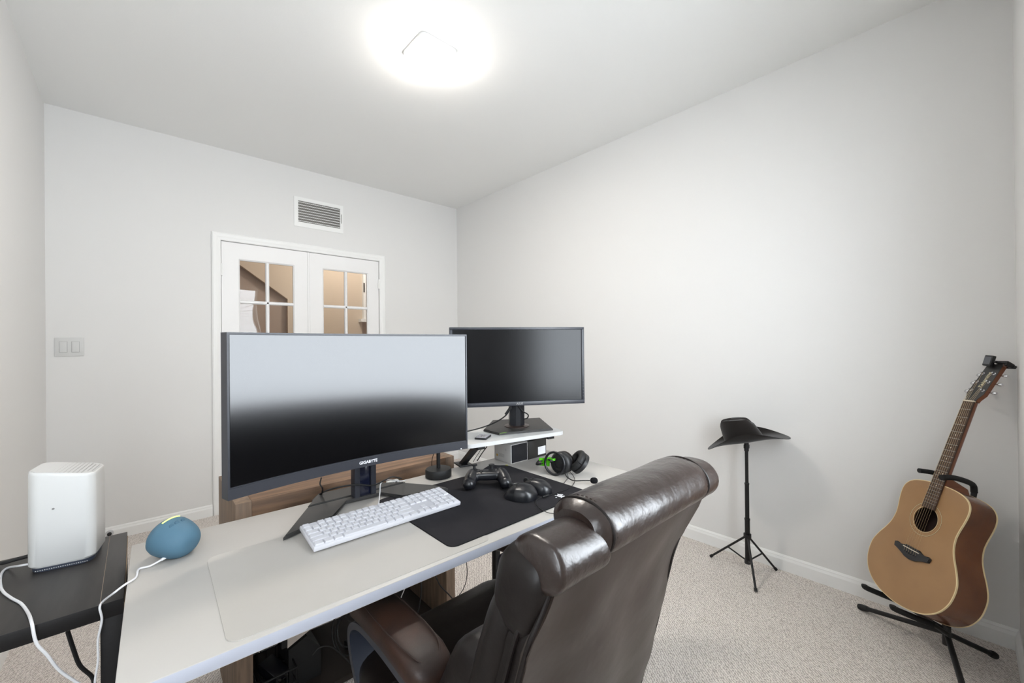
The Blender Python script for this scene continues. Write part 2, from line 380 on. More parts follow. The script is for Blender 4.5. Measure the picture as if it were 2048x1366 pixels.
# French doors: each leaf has its glass, muntins and hinges
def leaf(name, x0, x1, hinge_x, gx):
    root = bpy.data.objects.new(name, None); C.objects.link(root); root.matrix_basis = TR(x0, YB, 0); root['kind'] = 'structure'
    y0, y1 = YB+.006, YB+.041; zb, zt = .008, DZ-.003
    g0, g1, gz0, gz1 = gx[0], gx[1], .27, 1.925
    b = BM()
    box(b, x0, g0, y0, y1, zb, zt); box(b, g1, x1, y0, y1, zb, zt); box(b, g0, g1, y0, y1, gz1, zt); box(b, g0, g1, y0, y1, zb, gz0)
    # sloped sticking round the glass
    t = .010
    A = [(g0, y0, gz0), (g1, y0, gz0), (g1, y0, gz1), (g0, y0, gz1)]; B = [(g0+t, y0+.010, gz0+t), (g1-t, y0+.010, gz0+t), (g1-t, y0+.010, gz1-t), (g0+t, y0+.010, gz1-t)]
    loft(b, [[A[i], B[i]] for i in (0, 1, 2, 3, 0)], closed=False, cap=False)
    box(b, g0, g0+t, y0+.010, y1-.008, gz0, gz1); box(b, g1-t, g1, y0+.010, y1-.008, gz0, gz1)
    box(b, g0, g1, y0+.010, y1-.008, gz0, gz0+t); box(b, g0, g1, y0+.010, y1-.008, gz1-t, gz1)
    obj('door_panel', b, door_m, root, smooth=False)
    rows = 5; pitch = (gz1-gz0)/rows; mid = (g0+g1)/2
    def bar(p, horizontal):
        b = BM(); w = .013
        pr = [(-w, .012), (-w*.45, .002), (w*.45, .002), (w, .012), (w, .027), (-w, .027)]
        if horizontal: loft(b, [[(x, y0+q, p+d) for d, q in pr] for x in (g0+t, g1-t)])
        else: loft(b, [[(p+d, y0+q, z) for d, q in pr] for z in (gz0+t, gz1-t)])
        obj('muntin', b, door_m, root, smooth=False)
    for i in range(1, rows): bar(gz0+pitch*i, True)
    bar(mid, False)
    for i in range(rows):
        for a0, a1 in ((g0+t-.004, mid-.010), (mid+.010, g1-t+.004)):
            b = BM(); box(b, a0, a1, y0+.017, y0+.020, gz0+pitch*i+.008, gz0+pitch*(i+1)-.008); obj('pane', b, glass_m, root, smooth=False)
    for hz in (1.83, 1.04, .25):
        b = BM(); cyl(b, (hinge_x, YB-.004, hz-.045), (hinge_x, YB-.004, hz+.045), .0065, n=12)
        box(b, hinge_x-.012, hinge_x+.012, YB-.002, YB+.001, hz-.045, hz+.045); obj('hinge', b, trim_m, root)
    return root
L1 = leaf('door_1', DX0+.004, 1.089, DX0+.002, (.580, .976))
b = BM(); box(b, 1.075, 1.089, YB-.004, YB+.006, .01, DZ-.004); obj('astragal', b, door_m, L1, smooth=False)
L2 = leaf('door_2', 1.093, DX1-.004, DX1-.002, (1.198, 1.607))
b = BM(); box(b, 1.0885, 1.0935, YB+.012, YB+.034, .008, DZ-.003); obj('door_gap', b, gap_m, L2, smooth=False)
# the hall behind the doors
HB = 5.52
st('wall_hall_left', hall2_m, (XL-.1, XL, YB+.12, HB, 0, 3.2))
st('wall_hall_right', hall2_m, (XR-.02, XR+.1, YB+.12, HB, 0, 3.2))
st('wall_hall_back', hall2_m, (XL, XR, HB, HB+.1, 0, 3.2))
st('ceiling_hall', hall_m, (XL-.1, XR+.1, YB+.12, HB+.1, 3.2, 3.25))
# stair soffit sloping down to the right in front of the hall's back wall
b = BM()
P4 = [(.20, 3.2), (.20, 2.64), (.863, 2.155), (1.335, 1.81), (1.335, 0), (2.24, 0), (2.24, 3.2)]
loft(b, [[(x, y, z) for x, z in P4] for y in (5.45, HB-.01)]); obj('wall_hall_stair', b, hall_m, kind='structure', smooth=False)
st('trim_hall_opening', trim_m, (2.24, 2.275, 5.40, 5.45, 1.60, 3.0), (2.19, 2.30, 5.36, 5.45, 1.56, 1.60))
b = BM(); box(b, 2.240, 2.252, 5.385, 5.40, 1.96, 2.08); obj('trim_hall_latch', b, black_metal, kind='structure')
# ------------------------------------------------------------------ window behind the camera
b = BM()
for q in ((WX0, WX0+.03), (WX1-.03, WX1)): box(b, q[0], q[1], YF-.11, YF-.07, WZ0, WZ1)
for q in ((WZ0, WZ0+.03), (WZ1-.03, WZ1)): box(b, WX0+.03, WX1-.03, YF-.11, YF-.07, q[0], q[1])
win = obj('window_1', b, trim_m, kind='structure', smooth=False)
b = BM(); box(b, WX0-.02, WX1+.02, YF-.01, YF+.02, WZ0-.03, WZ0); obj('window_sill', b, trim_m, win, smooth=False)
b = BM()
for q in ((VX0, VX0+.02), (VX1-.02, VX1)): box(b, q[0], q[1], YF-.11, YF-.07, WZ0, WZ1)
for q in ((WZ0, WZ0+.02), (WZ1-.02, WZ1)): box(b, VX0+.02, VX1-.02, YF-.11, YF-.07, q[0], q[1])
obj('window_added', b, trim_m, kind='structure', smooth=False)  # frame of the added window, unseen
bl = thing('window_blind', 'white slatted blind hanging in the front window behind the viewpoint', 'blind', ((WX0+WX1)/2, YF-.05, WZ1-.03))
b = BM(); box(b, WX0+.035, WX1-.035, YF-.065, YF-.025, WZ1-.06, WZ1-.031); obj('head_rail', b, blind_m, bl)
nsl = 28
b = BM(); box(b, WX0+.035, WX1-.035, YF-.058, YF-.032, WZ0+.04, WZ0+.042); sl0 = obj('slat', b, blind_m, bl, smooth=False)
for i in range(1, nsl): partcopy(sl0, bl, TR(0, 0, i*.0435))
# ------------------------------------------------------------------ ceiling lamp
lamp = thing('ceiling_lamp', 'lit square flush ceiling lamp with rounded corners', 'lamp', (1.13, 1.83, H))
b = BM(); prism(b, rrect(1.005, 1.215, 1.715, 1.925, .03), H-.022, H-.0005); obj('lamp_rim', b, lampbase_m, lamp)
b = BM()
def lamp_ring(s, z): 
    return [(1.11+(x-1.11)*s, 1.82+(y-1.82)*s, z) for x, y in rrect(1.01, 1.21, 1.72, 1.92, .032)]
loft(b, [lamp_ring(.99, H-.022), lamp_ring(1, H-.03), lamp_ring(1, H-.060), lamp_ring(.97, H-.072)], cap=False); obj('diffuser_side', b, lampside_m, lamp)
b = BM(); loft(b, [lamp_ring(.969, H-.072), lamp_ring(.9, H-.078)]); obj('lamp_diffuser', b, lamp_m, lamp)
# ------------------------------------------------------------------ air vent
vent = thing('air_vent', 'white wall air vent with grey louvres above the French doors', 'vent', (1.17, YB, 2.37))
b = BM()
vx0, vx1, vz0, vz1, ix0, ix1, iz0, iz1 = .972, 1.375, 2.252, 2.500, 1.004, 1.348, 2.292, 2.470
for q in ((vx0, ix0, vz0, vz1), (ix1, vx1, vz0, vz1), (ix0, ix1, vz0, iz0), (ix0, ix1, iz1, vz1)): box(b, q[0], q[1], YB-.006, YB-.0002, q[2], q[3])
obj('frame', b, trim_m, vent, smooth=False)
b = BM(); box(b, ix0-.002, ix1+.002, YB-.0012, YB-.0004, iz0-.002, iz1+.002); obj('duct', b, duct_m, vent)
b = BM(); box(b, ix0, ix1, YB-.0045, YB-.0015, iz0+.007, iz0+.0125, T=None); lv = obj('louvre', b, trim_m, vent, smooth=False)
for i in range(1, 8): partcopy(lv, vent, TR(0, 0, i*.0225))
b = BM(); box(b, ix0+.006, ix0+.0084, YB-.0062, YB-.0046, iz0, iz1); fn = obj('fin', b, M('fin_grey', (150, 148, 145), .5), vent, smooth=False)
for i in range(1, 23): partcopy(fn, vent, TR(i*.0150, 0, 0))
b = BM(); box(b, ix1+.008, ix1+.011, YB-.014, YB-.006, 2.34, 2.42); obj('lever', b, steel, vent)
# ------------------------------------------------------------------ light switch
sw = thing('light_switch', 'white double rocker light switch plate on the back wall', 'switch', (-.312, YB, 1.255))
b = BM(); box(b, -.375, -.249, YB-.006, YB-.0002, 1.198, 1.313, bev=.002); obj('wall_plate', b, white_plastic, sw)
for sx in (-.338, -.286):
    b = BM(); box(b, sx-.0175, sx+.0175, YB-.0068, YB-.006, 1.222, 1.290); obj('rocker_gap', b, M('gap_shadow_grey', (176, 175, 173), .7), sw)
    b = BM(); box(b, sx-.0160, sx+.0160, YB-.0095, YB-.0062, 1.2235, 1.2885, bev=.001, T=None); obj('rocker', b, white_plastic, sw)
# door stop bumper on the baseboard
ds = thing('door_stop', 'round chrome door stop on the baseboard left of the French doors', 'door stop', (-.139, YB-.013, .046))
b = BM(); lathe(b, (-.139, YB-.013, .046), (0, -1, 0), [(.020, 0), (.020, .004), (.014, .010), (.012, .016), (0, .016)]); obj('stop_base', b, chrome, ds)
b = BM(); lathe(b, (-.139, YB-.029, .046), (0, -1, 0), [(.011, 0), (.011, .006), (.006, .010), (0, .010)], 20); obj('bumper', b, black_rubber, ds)

# ================================================================== CONSOLE behind the desk
TH = -.0246
def DK(x, y, z=0): return (x*math.cos(TH)-y*math.sin(TH), x*math.sin(TH)+y*math.cos(TH), z)
DM = RZ(TH)      # desk frame -> world
con = thing('wood_console', 'grey brown wooden console table standing behind the white desk', 'console table', (.63, 1.75, 0), 0)
# in a frame of its own, turned a touch like the desk
CM = TR(.226, 1.552, 0) @ RZ(-.008)
LW, LD, CH = .822, .385, .75
b = BM(); box(b, .045, LW-.045, 0, LD, CH-.062, CH, bev=.0015, T=CM); obj('top', b, oldwood, con)
for x0 in (0, LW-.045):
    b = BM(); box(b, x0, x0+.045, 0, LD, 0, CH, bev=.0015, T=CM); obj('side_panel', b, oldwood_v, con)
b = BM(); box(b, .045, LW-.045, .004, LD-.03, .004, .024, T=CM); obj('base_panel', b, M('dark_brown_board', (44, 36, 31), .6), con)
nb = 9; bw = (LW-.09)/nb
for i in range(nb):
    b = BM(); box(b, .045+i*bw+.002, .045+(i+1)*bw-.002, LD-.028, LD-.012, .01, CH-.064, bev=.001, T=CM); obj('back_board', b, board_m, con)
# ================================================================== DESK
desk = thing('desk', 'long white desk with black metal legs', 'desk', DK(.68, 1.14, 0), TH)
b = BM(); box(b, -.049, 1.413, .8375, 1.4459, .7155, .74, bev=.0015, T=DM)
b.normal_update()
for f in b.faces: f.material_index = 1 if abs(f.normal.z) < .5 and f.calc_area() > .005 else 0
o = obj('desktop', b, [desk_white, desk_edge], desk)
for x in (-.036, 1.085):
    for y in (.885, 1.385):
        b = BM(); box(b, x, x+.026, y-.013, y+.013, .001, .7155, bev=.001, T=DM); obj('leg', b, black_metal, desk)
        b = BM(); box(b, x-.003, x+.029, y-.016, y+.016, 0, .012, bev=.002, T=DM); obj('foot', b, black_rubber, desk)
    b = BM(); box(b, x+.002, x+.024, .898, 1.372, .40, .425, bev=.001, T=DM); obj('side_rail', b, black_metal, desk)
    b = BM(); box(b, x, x+.026, .898, 1.372, .69, .7155, bev=.001, T=DM); obj('top_rail', b, black_metal, desk)
b = BM(); box(b, -.010, 1.085, 1.375, 1.395, .69, .7155, bev=.001, T=DM); obj('cross_rail', b, black_metal, desk)
# clear writing mat
b = BM(); prism(b, rrect(.090, .66, .850, 1.232, .022), .7402, .7418, T=DM, bev=.0006)
mt = obj('desk_mat', b, mat_clear); tag(mt, 'thin off white vinyl desk mat with rounded corners on the white desk', 'desk mat')
# mouse pad with stitched rim and emblem
mp = thing('mouse_pad', 'large black cloth mouse pad under the mice and controller', 'mouse pad', (.85, 1.08, .742))
PADZ = .7422
def padz(x, y):      # wrinkle at the far edge
    return .016*math.exp(-((x-1.045)/.055)**2)*max(0, (y-1.19)/.10)**1.5
pad_out = rrect(.575, 1.135, .862, 1.292, .022, 5)
b = BM(); nx, ny = 56, 44; G = {}
for i in range(nx+1):
    for j in range(ny+1):
        x, y = .575+.56*i/nx, .862+.43*j/ny
        # squash grid corners to the rounded outline
        for cx, cy, sx_, sy_ in ((.597, .884, -1, -1), (1.113, .884, 1, -1), (.597, 1.27, -1, 1), (1.113, 1.27, 1, 1)):
            dx, dy = (x-cx)*sx_, (y-cy)*sy_
            if dx > 0 and dy > 0:
                m_ = max(dx, dy); d = math.hypot(dx, dy)
                if d > 1e-9: x, y = cx+sx_*dx*m_/d, cy+sy_*dy*m_/d
        G[i, j] = (x, y-.01*math.exp(-((x-.98)/.05)**2)*(j/ny)**4, padz(x, y))
V = {k: (b.verts.new((p[0], p[1], PADZ+.002+p[2])), b.verts.new((p[0], p[1], PADZ-.001+p[2]*.6))) for k, p in G.items()}
for i in range(nx):
    for j in range(ny):
        b.faces.new((V[i, j][0], V[i+1, j][0], V[i+1, j+1][0], V[i, j+1][0])); b.faces.new((V[i, j][1], V[i, j+1][1], V[i+1, j+1][1], V[i+1, j][1]))
bmesh.ops.recalc_face_normals(b, faces=b.faces)
obj('pad_cloth', b, pad_m, mp)
b = BM()
per = [(i, 0) for i in range(nx+1)]+[(nx, j) for j in range(1, ny+1)]+[(i, ny) for i in range(nx-1, -1, -1)]+[(0, j) for j in range(ny-1, 0, -1)]
tube(b, [(G[k][0], G[k][1], PADZ+.0003+G[k][2]*.9) for k in per]+[(G[0, 0][0], G[0, 0][1], PADZ+.0003)], .0017, 6, sm=False); obj('pad_rim', b, pad_edge, mp)
# emblem: ring, eye and studs
def emblem(b, cx, cy, s, z, a):
    T = TR(cx, cy, z) @ RZ(a)
    def arc(r0, r1, a0, a1, ox=0, oy=0, n=20):
        rr = []
        for i in range(n+1):
            t = a0+(a1-a0)*i/n; rr.append([T @ Vector((ox+r0*math.cos(t), oy+r0*math.sin(t), 0)), T @ Vector((ox+r1*math.cos(t), oy+r1*math.sin(t), 0)), T @ Vector((ox+r1*math.cos(t), oy+r1*math.sin(t), .0004)), T @ Vector((ox+r0*math.cos(t), oy+r0*math.sin(t), .0004))])
        loft(b, rr)
    arc(.62*s, s, .0, 2*PI*.86); arc(.16*s, .44*s, 0, 2*PI-.01)
    for q, l in ((PI, 1.95), (PI-.85, 1.5), (PI+.85, 1.5), (PI/2-.2, 1.45), (-PI/2+.2, 1.45)):
        arc(.0, .22*s, 0, 2*PI-.01, l*s*.92*math.cos(q), l*s*.92*math.sin(q), 10)
    arc(.0, .17*s, 0, 2*PI-.01, -1.95*s, 0, 10)
    for q in (PI-.85, PI+.85, PI/2-.2, -PI/2+.2):
        c0, c1 = s*.95, s*1.4; d = Vector((math.cos(q), math.sin(q), 0)); n_ = Vector((-d.y, d.x, 0))*.14*s
        loft(b, [[T @ (d*c0-n_), T @ (d*c0+n_), T @ (d*c0+n_+Vector((0, 0, .0004))), T @ (d*c0-n_+Vector((0, 0, .0004)))], [T @ (d*c1-n_), T @ (d*c1+n_), T @ (d*c1+n_+Vector((0, 0, .0004))), T @ (d*c1-n_+Vector((0, 0, .0004)))]])
b = BM(); emblem(b, 1.036, .905, .0125, PADZ+.0021, 0); obj('emblem', b, print_white, mp, smooth=False)
b = BM(); prism(b, [(1.020, 1.287), (1.135, 1.275), (1.15, 1.30), (1.03, 1.312)], .7402, .7412)
tag(obj('sticky_note', b, M('yellow_paper', (210, 208, 90), .7), smooth=False), 'sliver of yellow paper under the far edge of the black mouse pad', 'paper')
# ================================================================== MAIN MONITOR (curved)
mon = thing('curved_monitor', 'large curved monitor switched off on a wide black V shaped stand', 'monitor', DK(.49, 1.40, .74))
MX0, MX1, MZ0, MZ1, MY, RC = .160, .872, .876, 1.284, 1.199, 1.5
mcx = (MX0+MX1)/2; half = (MX1-MX0)/2; amax = math.asin(half/RC)
def cpt(t, z, off):     # t in [-1,1] along the curve, off>0 behind the screen
    a = amax*t; r = RC+off
    return (mcx+r*math.sin(a), MY+r*math.cos(a)-RC*math.cos(amax), z)
def curved(t0, t1, z0, z1, o0, o1, n=32):
    b = BM(); rr = []
    for i in range(n+1):
        t = t0+(t1-t0)*i/n; rr.append([cpt(t, z0, o0), cpt(t, z1, o0), cpt(t, z1, o1), cpt(t, z0, o1)])
    loft(b, rr); return b
obj('housing', curved(-1, 1, MZ0, MZ1, .003, .034), bezel_m, mon)
b = curved(-.6, .6, MZ0+.06, MZ1-.06, .034, .062); obj('rear_cover', b, black_plastic, mon)
obj('screen', curved(-.982, .982, MZ0+.030, MZ1-.0065, .0016, .0032), screen_m, mon)
b = curved(-1, 1, MZ0, MZ0+.0265, 0, .003); obj('chin', b, bezel_m, mon)
b = curved(-1, 1, MZ1-.0045, MZ1, .0, .003); obj('top_bezel', b, bezel_m, mon)
for q in ((-1, -.988), (.988, 1)): obj('side_bezel', curved(q[0], q[1], MZ0+.0265, MZ1-.0045, 0, .003, 2), bezel_m, mon)
b = BM(); p = cpt(.0, MZ0+.0135, -.0006); text_bm(b, 'GIGABYTE', .0122, TR(p[0]+.010, p[1], p[2]) @ RX(PI/2), bold=.0004); obj('maker_name', b, print_white, mon, smooth=False)
b = BM(); p = cpt(.93, MZ0+.002, .0); box(b, p[0]-.002, p[0]+.002, p[1]-.001, p[1]+.003, p[2]-.001, p[2]+.003); obj('power_light', b, print_white, mon)
# stand: neck and V base
b = BM(); nx_ = .557; ny_ = 1.345
for x0, x1 in ((nx_-.040, nx_-.022), (nx_+.014, nx_+.032)): box(b, x0, x1, ny_-.018, ny_+.018, .752, 1.15, bev=.003)
obj('neck_rail', b, bezel_m, mon)
b = BM(); box(b, nx_-.023, nx_+.015, ny_-.010, ny_+.014, .752, .862, bev=.002); box(b, nx_-.023, nx_+.015, ny_-.010, ny_+.014, .893, 1.15, bev=.002)
obj('neck', b, blue_black, mon)
b = BM(); lathe(b, (nx_-.004, ny_-.012, .878), (0, 1, 0), [(.013, 0), (.017, 0), (.017, .026), (.013, .026), (.013, 0)], 28); obj('cable_hole_ring', b, bezel_m, mon)
b = BM(); box(b, nx_-.06, nx_+.05, ny_-.03, ny_+.02, 1.02, 1.14, bev=.004); obj('mount', b, black_plastic, mon)
b = BM(); prism(b, [(.386, 1.365), (.445, 1.456), (.600, 1.445), (.712, 1.362)], .7446, .7562, bev=.002); obj('stand_plate', b, base_metal, mon)
b = BM(); prism(b, [(.382, 1.358), (.708, 1.355), (.770, 1.262), (.792, 1.205), (.702, 1.212), (.640, 1.246), (.606, 1.325), (.488, 1.333), (.420, 1.240), (.330, 1.215), (.277, 1.192)], .7446, .7552, bev=.003)
bb = obj('stand_foot', b, base_metal, mon)
# ================================================================== KEYBOARD
KM = TR(.315, 1.070, .7452) @ RZ(-.006) @ RX(math.radians(6.5))
kb = thing('keyboard', 'white full size keyboard between the monitor and the mouse pad', 'keyboard', (.53, 1.13, .7425))
b = BM(); box(b, 0, .4325, 0, .124, 0, .0125, bev=.003, T=KM); obj('case', b, kb_m, kb)
for x in (.03, .39):
    b = BM(); box(b, x, x+.02, .105, .118, -.012, .001, T=KM); obj('flip_foot', b, kb_m, kb)
U = .01885; gap = .0022
rows = [
 [(0, 1), (2, 1), (3, 1), (4, 1), (5, 1), (6.5, 1), (7.5, 1), (8.5, 1), (9.5, 1), (11, 1), (12, 1), (13, 1), (14, 1), (15.25, 1), (16.25, 1), (17.25, 1), (18.5, 1), (19.5, 1), (20.5, 1), (21.5, 1)],
 [(i, 1) for i in range(13)]+[(13, 2), (15.25, 1), (16.25, 1), (17.25, 1), (18.5, 1), (19.5, 1), (20.5, 1), (21.5, 1)],
 [(0, 1.5)]+[(1.5+i, 1) for i in range(12)]+[(13.5, 1.5), (15.25, 1), (16.25, 1), (17.25, 1), (18.5, 1), (19.5, 1), (20.5, 1), (21.5, 1)],
 [(0, 1.75)]+[(1.75+i, 1) for i in range(11)]+[(12.75, 2.25), (18.5, 1), (19.5, 1), (20.5, 1)],
 [(0, 2.25)]+[(2.25+i, 1) for i in range(10)]+[(12.25, 2.75), (16.25, 1), (18.5, 1), (19.5, 1), (20.5, 1), (21.5, 1)],
 [(0, 1.25), (1.25, 1.25), (2.5, 1.25), (3.75, 6.25), (10, 1.25), (11.25, 1.25), (12.5, 1.25), (13.75, 1.25), (15.25, 1), (16.25, 1), (17.25, 1), (18.5, 2), (20.5, 1), (21.5, 1)]]
chars = ['\u00b71234567890\u00b7\u00b7\u00b7', '`1234567890-=', '\u00b7QWERTYUIOP[]', '\u00b7ASDFGHJKL;', '\u00b7ZXCVBNM,./', '']
b = BM(); box(b, .003, .4295, .004, .120, .0126, .0131, T=KM); obj('key_well', b, M('key_well_grey', (196, 196, 202), .6), kb)
keymesh = {}; lg = BM()
for ri, row in enumerate(rows):
    y0 = .004+(5-ri)*.0193
    for ci, (u, wd) in enumerate(row):
        x0 = .0042+u*U
        if wd not in keymesh:
            t = BM(); W = wd*U-gap; D_ = .0193-gap
            A = [(0, 0, 0), (W, 0, 0), (W, D_, 0), (0, D_, 0)]; e = .0012; B_ = [(e, e, .0042), (W-e, e, .0042), (W-e, D_-e, .0042), (e, D_-e, .0042)]
            loft(t, [A, B_]); me_ = None
            T0 = KM @ TR(x0, y0, .0128)
            bmesh.ops.transform(t, matrix=T0, verts=t.verts)
            k0 = obj('key', t, key_m, kb, smooth=False); keymesh[wd] = (k0, T0)
        else:
            k0, T0 = keymesh[wd]; T1 = KM @ TR(x0, y0, .0128); R_ = rootmat(kb)
            partcopy(k0, kb, R_.inverted() @ T1 @ T0.inverted() @ R_)
        ch = chars[ri][ci] if ci < len(chars[ri]) else ''
        if ch and ch != '\u00b7' and ri: text_bm(lg, ch, .0062, KM @ TR(x0+.006, y0+.0095, .01705), depth=.0001)
obj('key_legends', lg, print_grey, kb, smooth=False)
cable('keyboard_cable', [(0.556, 1.238, 0.752), (0.599, 1.323, 0.755), (0.605, 1.328, 0.783), (0.647, 1.366, 0.776), (0.639, 1.258, 0.800), (0.717, 1.365, 0.760)], .0017, cable_white, 'thin white cable rising from the white keyboard past the monitor neck')
# ================================================================== RISER SHELF and second monitor
RM = TR((1.147, 1.248, 0.870)[0], (1.147, 1.248, 0.870)[1], 0) @ RZ(math.radians(-12))
rs = thing('riser_shelf', 'white riser shelf with slanted black legs carrying the second monitor', 'shelf', (1.2, 1.38, .74), math.radians(-12))
b = BM(); prism(b, rrect(-.235, .235, -.035, .20, .03), .855, .870, T=RM, bev=.0015); obj('shelf_board', b, white_gloss, rs)
for x in (-.165, .165):
    b = BM()
    for q0, q1 in (((x-.0, .155, .745), (x-.0, .02, .845)) if x < 0 else ((x, .165, .745), (x, .095, .845)),):
        d = Vector(q1)-Vector(q0)
        loft(b, [[Vector(q)+Vector(v) for v in ((-.014, -.012, 0), (.014, -.012, 0), (.014, .012, 0), (-.014, .012, 0))] for q in (q0, q1)])
    bmesh.ops.transform(b, matrix=RM, verts=b.verts); obj('slanted_leg', b, black_metal, rs, smooth=False)
    b = BM(); box(b, x-.028, x+.028, .12, .19, .7402, .746, bev=.001, T=RM); obj('foot_plate', b, black_metal, rs)
    b = BM(); box(b, x-.016, x+.016, -.025, .19, .842, .8548, bev=.001, T=RM); obj('bracket', b, black_metal, rs)
m2 = thing('side_monitor', 'smaller flat monitor switched off on the white riser shelf', 'monitor', (1.235, 1.40, .871), math.radians(-31.2))
Q = TR(1.233, 1.311, 0) @ RZ(math.radians(-31.2)) @ RX(math.radians(0))
b = BM(); box(b, -.300, .300, .0015, .030, .979, 1.3215, bev=.002, T=Q); obj('housing', b, bezel_m, m2)
b = BM(); box(b, -.287, .287, .0004, .0016, .998, 1.3105, T=Q); obj('screen', b, screen2_m, m2, smooth=False)
b = BM()
for q in ((-.300, .300, .979, .9965), (-.300, .300, 1.3115, 1.3215), (-.300, -.2885, .9965, 1.3115), (.2885, .300, .9965, 1.3115)): box(b, q[0], q[1], -.0035, .0016, q[2], q[3], bev=.0008, T=Q)
obj('bezel', b, bezel_m, m2)
b = BM(); box(b, -.15, .15, .030, .055, 1.03, 1.25, bev=.008, T=Q); obj('rear_cover', b, black_plastic, m2)
b = BM(); text_bm(b, 'ASUS', .0125, Q @ TR(0, -.0038, .988) @ RX(PI/2), bold=.0003, shear=.2); obj('maker_name', b, print_grey, m2, smooth=False)
b = BM()
for i in range(6): box(b, .2925, .2945, -.0042, -.0034, 1.012+i*.014, 1.0135+i*.014, T=Q)
obj('side_button', b, print_grey, m2)
b = BM()
N0 = TR(1.262, 1.36, 0) @ RZ(math.radians(-31.2))
loft(b, [[N0 @ Vector((x, y, z)) for x, y in ((-.033, -.012), (-.008, -.024), (.012, -.026), (.033, -.012), (.033, .02), (-.033, .02))] for z in (.884, 1.10)]); obj('neck', b, black_satin, m2, smooth=False)
b = BM(); lathe(b, N0 @ Vector((0, 0, .8795)), (0, 0, 1), [(.056, 0), (.056, .003), (.047, .0055), (0, .0055)], 36); obj('swivel_ring', b, M('copper_grey', (66, 54, 50), .35, metal=.6), m2)
b = BM(); pp = [(1.110, 1.409, 0.872), (1.277, 1.550, 0.872), (1.488, 1.432, 0.872), (1.338, 1.210, 0.872), (1.107, 1.301, 0.872)]
prism(b, [(p[0], p[1]) for p in pp], .8705, .8795, bev=.003); obj('stand_base', b, M('stand_base_brown', (44, 42, 40), .5), m2)
b = BM(); g0 = Vector((1.104, 1.295, 0.880)); g1 = Vector((1.138, 1.289, 0.880)); dd = (g1-g0).normalized(); nn = Vector((-dd.y, dd.x, 0))*.0018
loft(b, [[g-nn, g+nn, g+nn+Vector((0, 0, .0004)), g-nn+Vector((0, 0, .0004))] for g in (g0, g1)]); obj('green_sticker', b, M('green_print', (140, 200, 60), .5), m2, smooth=False)
cable('monitor_cable', [(1.195, 1.323, 0.980), (1.179, 1.338, 0.941), (1.145, 1.373, 0.909), (1.098, 1.418, 0.885), (1.027, 1.449, 0.872)], .0028, cable_black, 'thick black cable hanging from the side monitor down to the left')
b = BM(); A_ = Vector((1.190, 1.318, 0.977)); B_ = Vector((1.173, 1.335, 0.945)); cyl(b, A_, B_, .006, .005, 12)
tag(obj('cable_plug', b, black_plastic, at=A_), 'black cable connector plugged in under the side monitor', 'plug')
cable('monitor_cable', [(1.246, 1.333, 0.974), (1.265, 1.325, 0.950), (1.287, 1.313, 0.933), (1.290, 1.320, 0.917), (1.279, 1.331, 0.912)], .0028, cable_black, 'black cable looping down right of the side monitor neck')
# drive on the shelf
p0 = Vector((1.030, 1.311, 0.870)); DRM = TR(p0.x, p0.y, .8705) @ RZ(math.radians(33))
dr = thing('external_drive', 'flat card sized drive with a printed sticker on the white riser shelf', 'drive', p0, math.radians(33))
b = BM(); box(b, -.034, .034, -.024, .024, 0, .0075, bev=.0015, T=DRM); obj('drive_case', b, black_plastic, dr)
b = BM(); box(b, -.031, .031, -.021, .021, .0076, .0079, T=DRM); obj('sticker_border', b, M('silver_label', (176, 176, 184), .4), dr, smooth=False)
b = BM(); box(b, -.020, .022, -.012, .014, .0080, .0082, T=DRM); obj('sticker', b, photo_m, dr, smooth=False)
# boxes under the riser
bx = thing('webcam_box', 'small grey cardboard box with a black front under the riser shelf', 'box', (1.21, 1.35, .74), math.radians(1.5))
BX = TR(1.166, 1.294, .7402) @ RZ(math.radians(-1))
b = BM(); box(b, 0, .096, 0, .112, 0, .081, bev=.0008, T=BX); obj('carton', b, box_grey, bx)
b = BM(); box(b, .003, .093, -.0006, -.0001, .003, .078, T=BX); obj('black_front', b, box_dark, bx, smooth=False)
b = BM(); prism(b, [(.035+.018*math.cos(a*PI/8), .06+.018*math.sin(a*PI/8)) for a in range(16)], .0811, .0813, T=BX); obj('printed_disc', b, print_dark, bx, smooth=False)
b = BM()
for i in range(5): box(b, -.0006, -.0001, .045, .085-.006*(i % 2), .020+i*.003, .0208+i*.003, T=BX)
for i in range(3): box(b, -.0006, -.0001, .030, .040, .058-i*.004, .0588-i*.004, T=BX)
obj('small_print', b, print_grey, bx, smooth=False)
b = BM(); box(b, -.0006, -.0001, .088, .097, .018, .027, T=BX); obj('orange_mark', b, M('orange_print', (190, 150, 70), .6), bx, smooth=False)
bx = thing('black_box', 'black cardboard box with a white label right of the grey box', 'box', (1.33, 1.35, .74))
BX = TR(1.266, 1.292, .7402) @ RZ(math.radians(-1))
b = BM(); box(b, 0, .113, 0, .062, 0, .079, bev=.0008, T=BX); obj('carton', b, box_brown, bx)
b = BM(); box(b, .060, .108, -.0006, -.0001, .010, .045, T=BX); obj('label', b, paper_m, bx, smooth=False)
# thin cables hanging behind the riser
for i, (a, z) in enumerate(((0, 0), (9, 0))):
    cable('riser_cable', [(1.102, 1.403, 0.807) if i == 0 else (1.126, 1.405, 0.803), (1.082, 1.417, 0.772) if i == 0 else (1.110, 1.417, 0.777), (1.066, 1.428, 0.742) if i == 0 else (1.090, 1.431, 0.741)], .0012+.0010*i, cable_black, 'thin black cable hanging behind the left riser leg' if i == 0 else 'thicker black cable hanging behind the left riser leg')
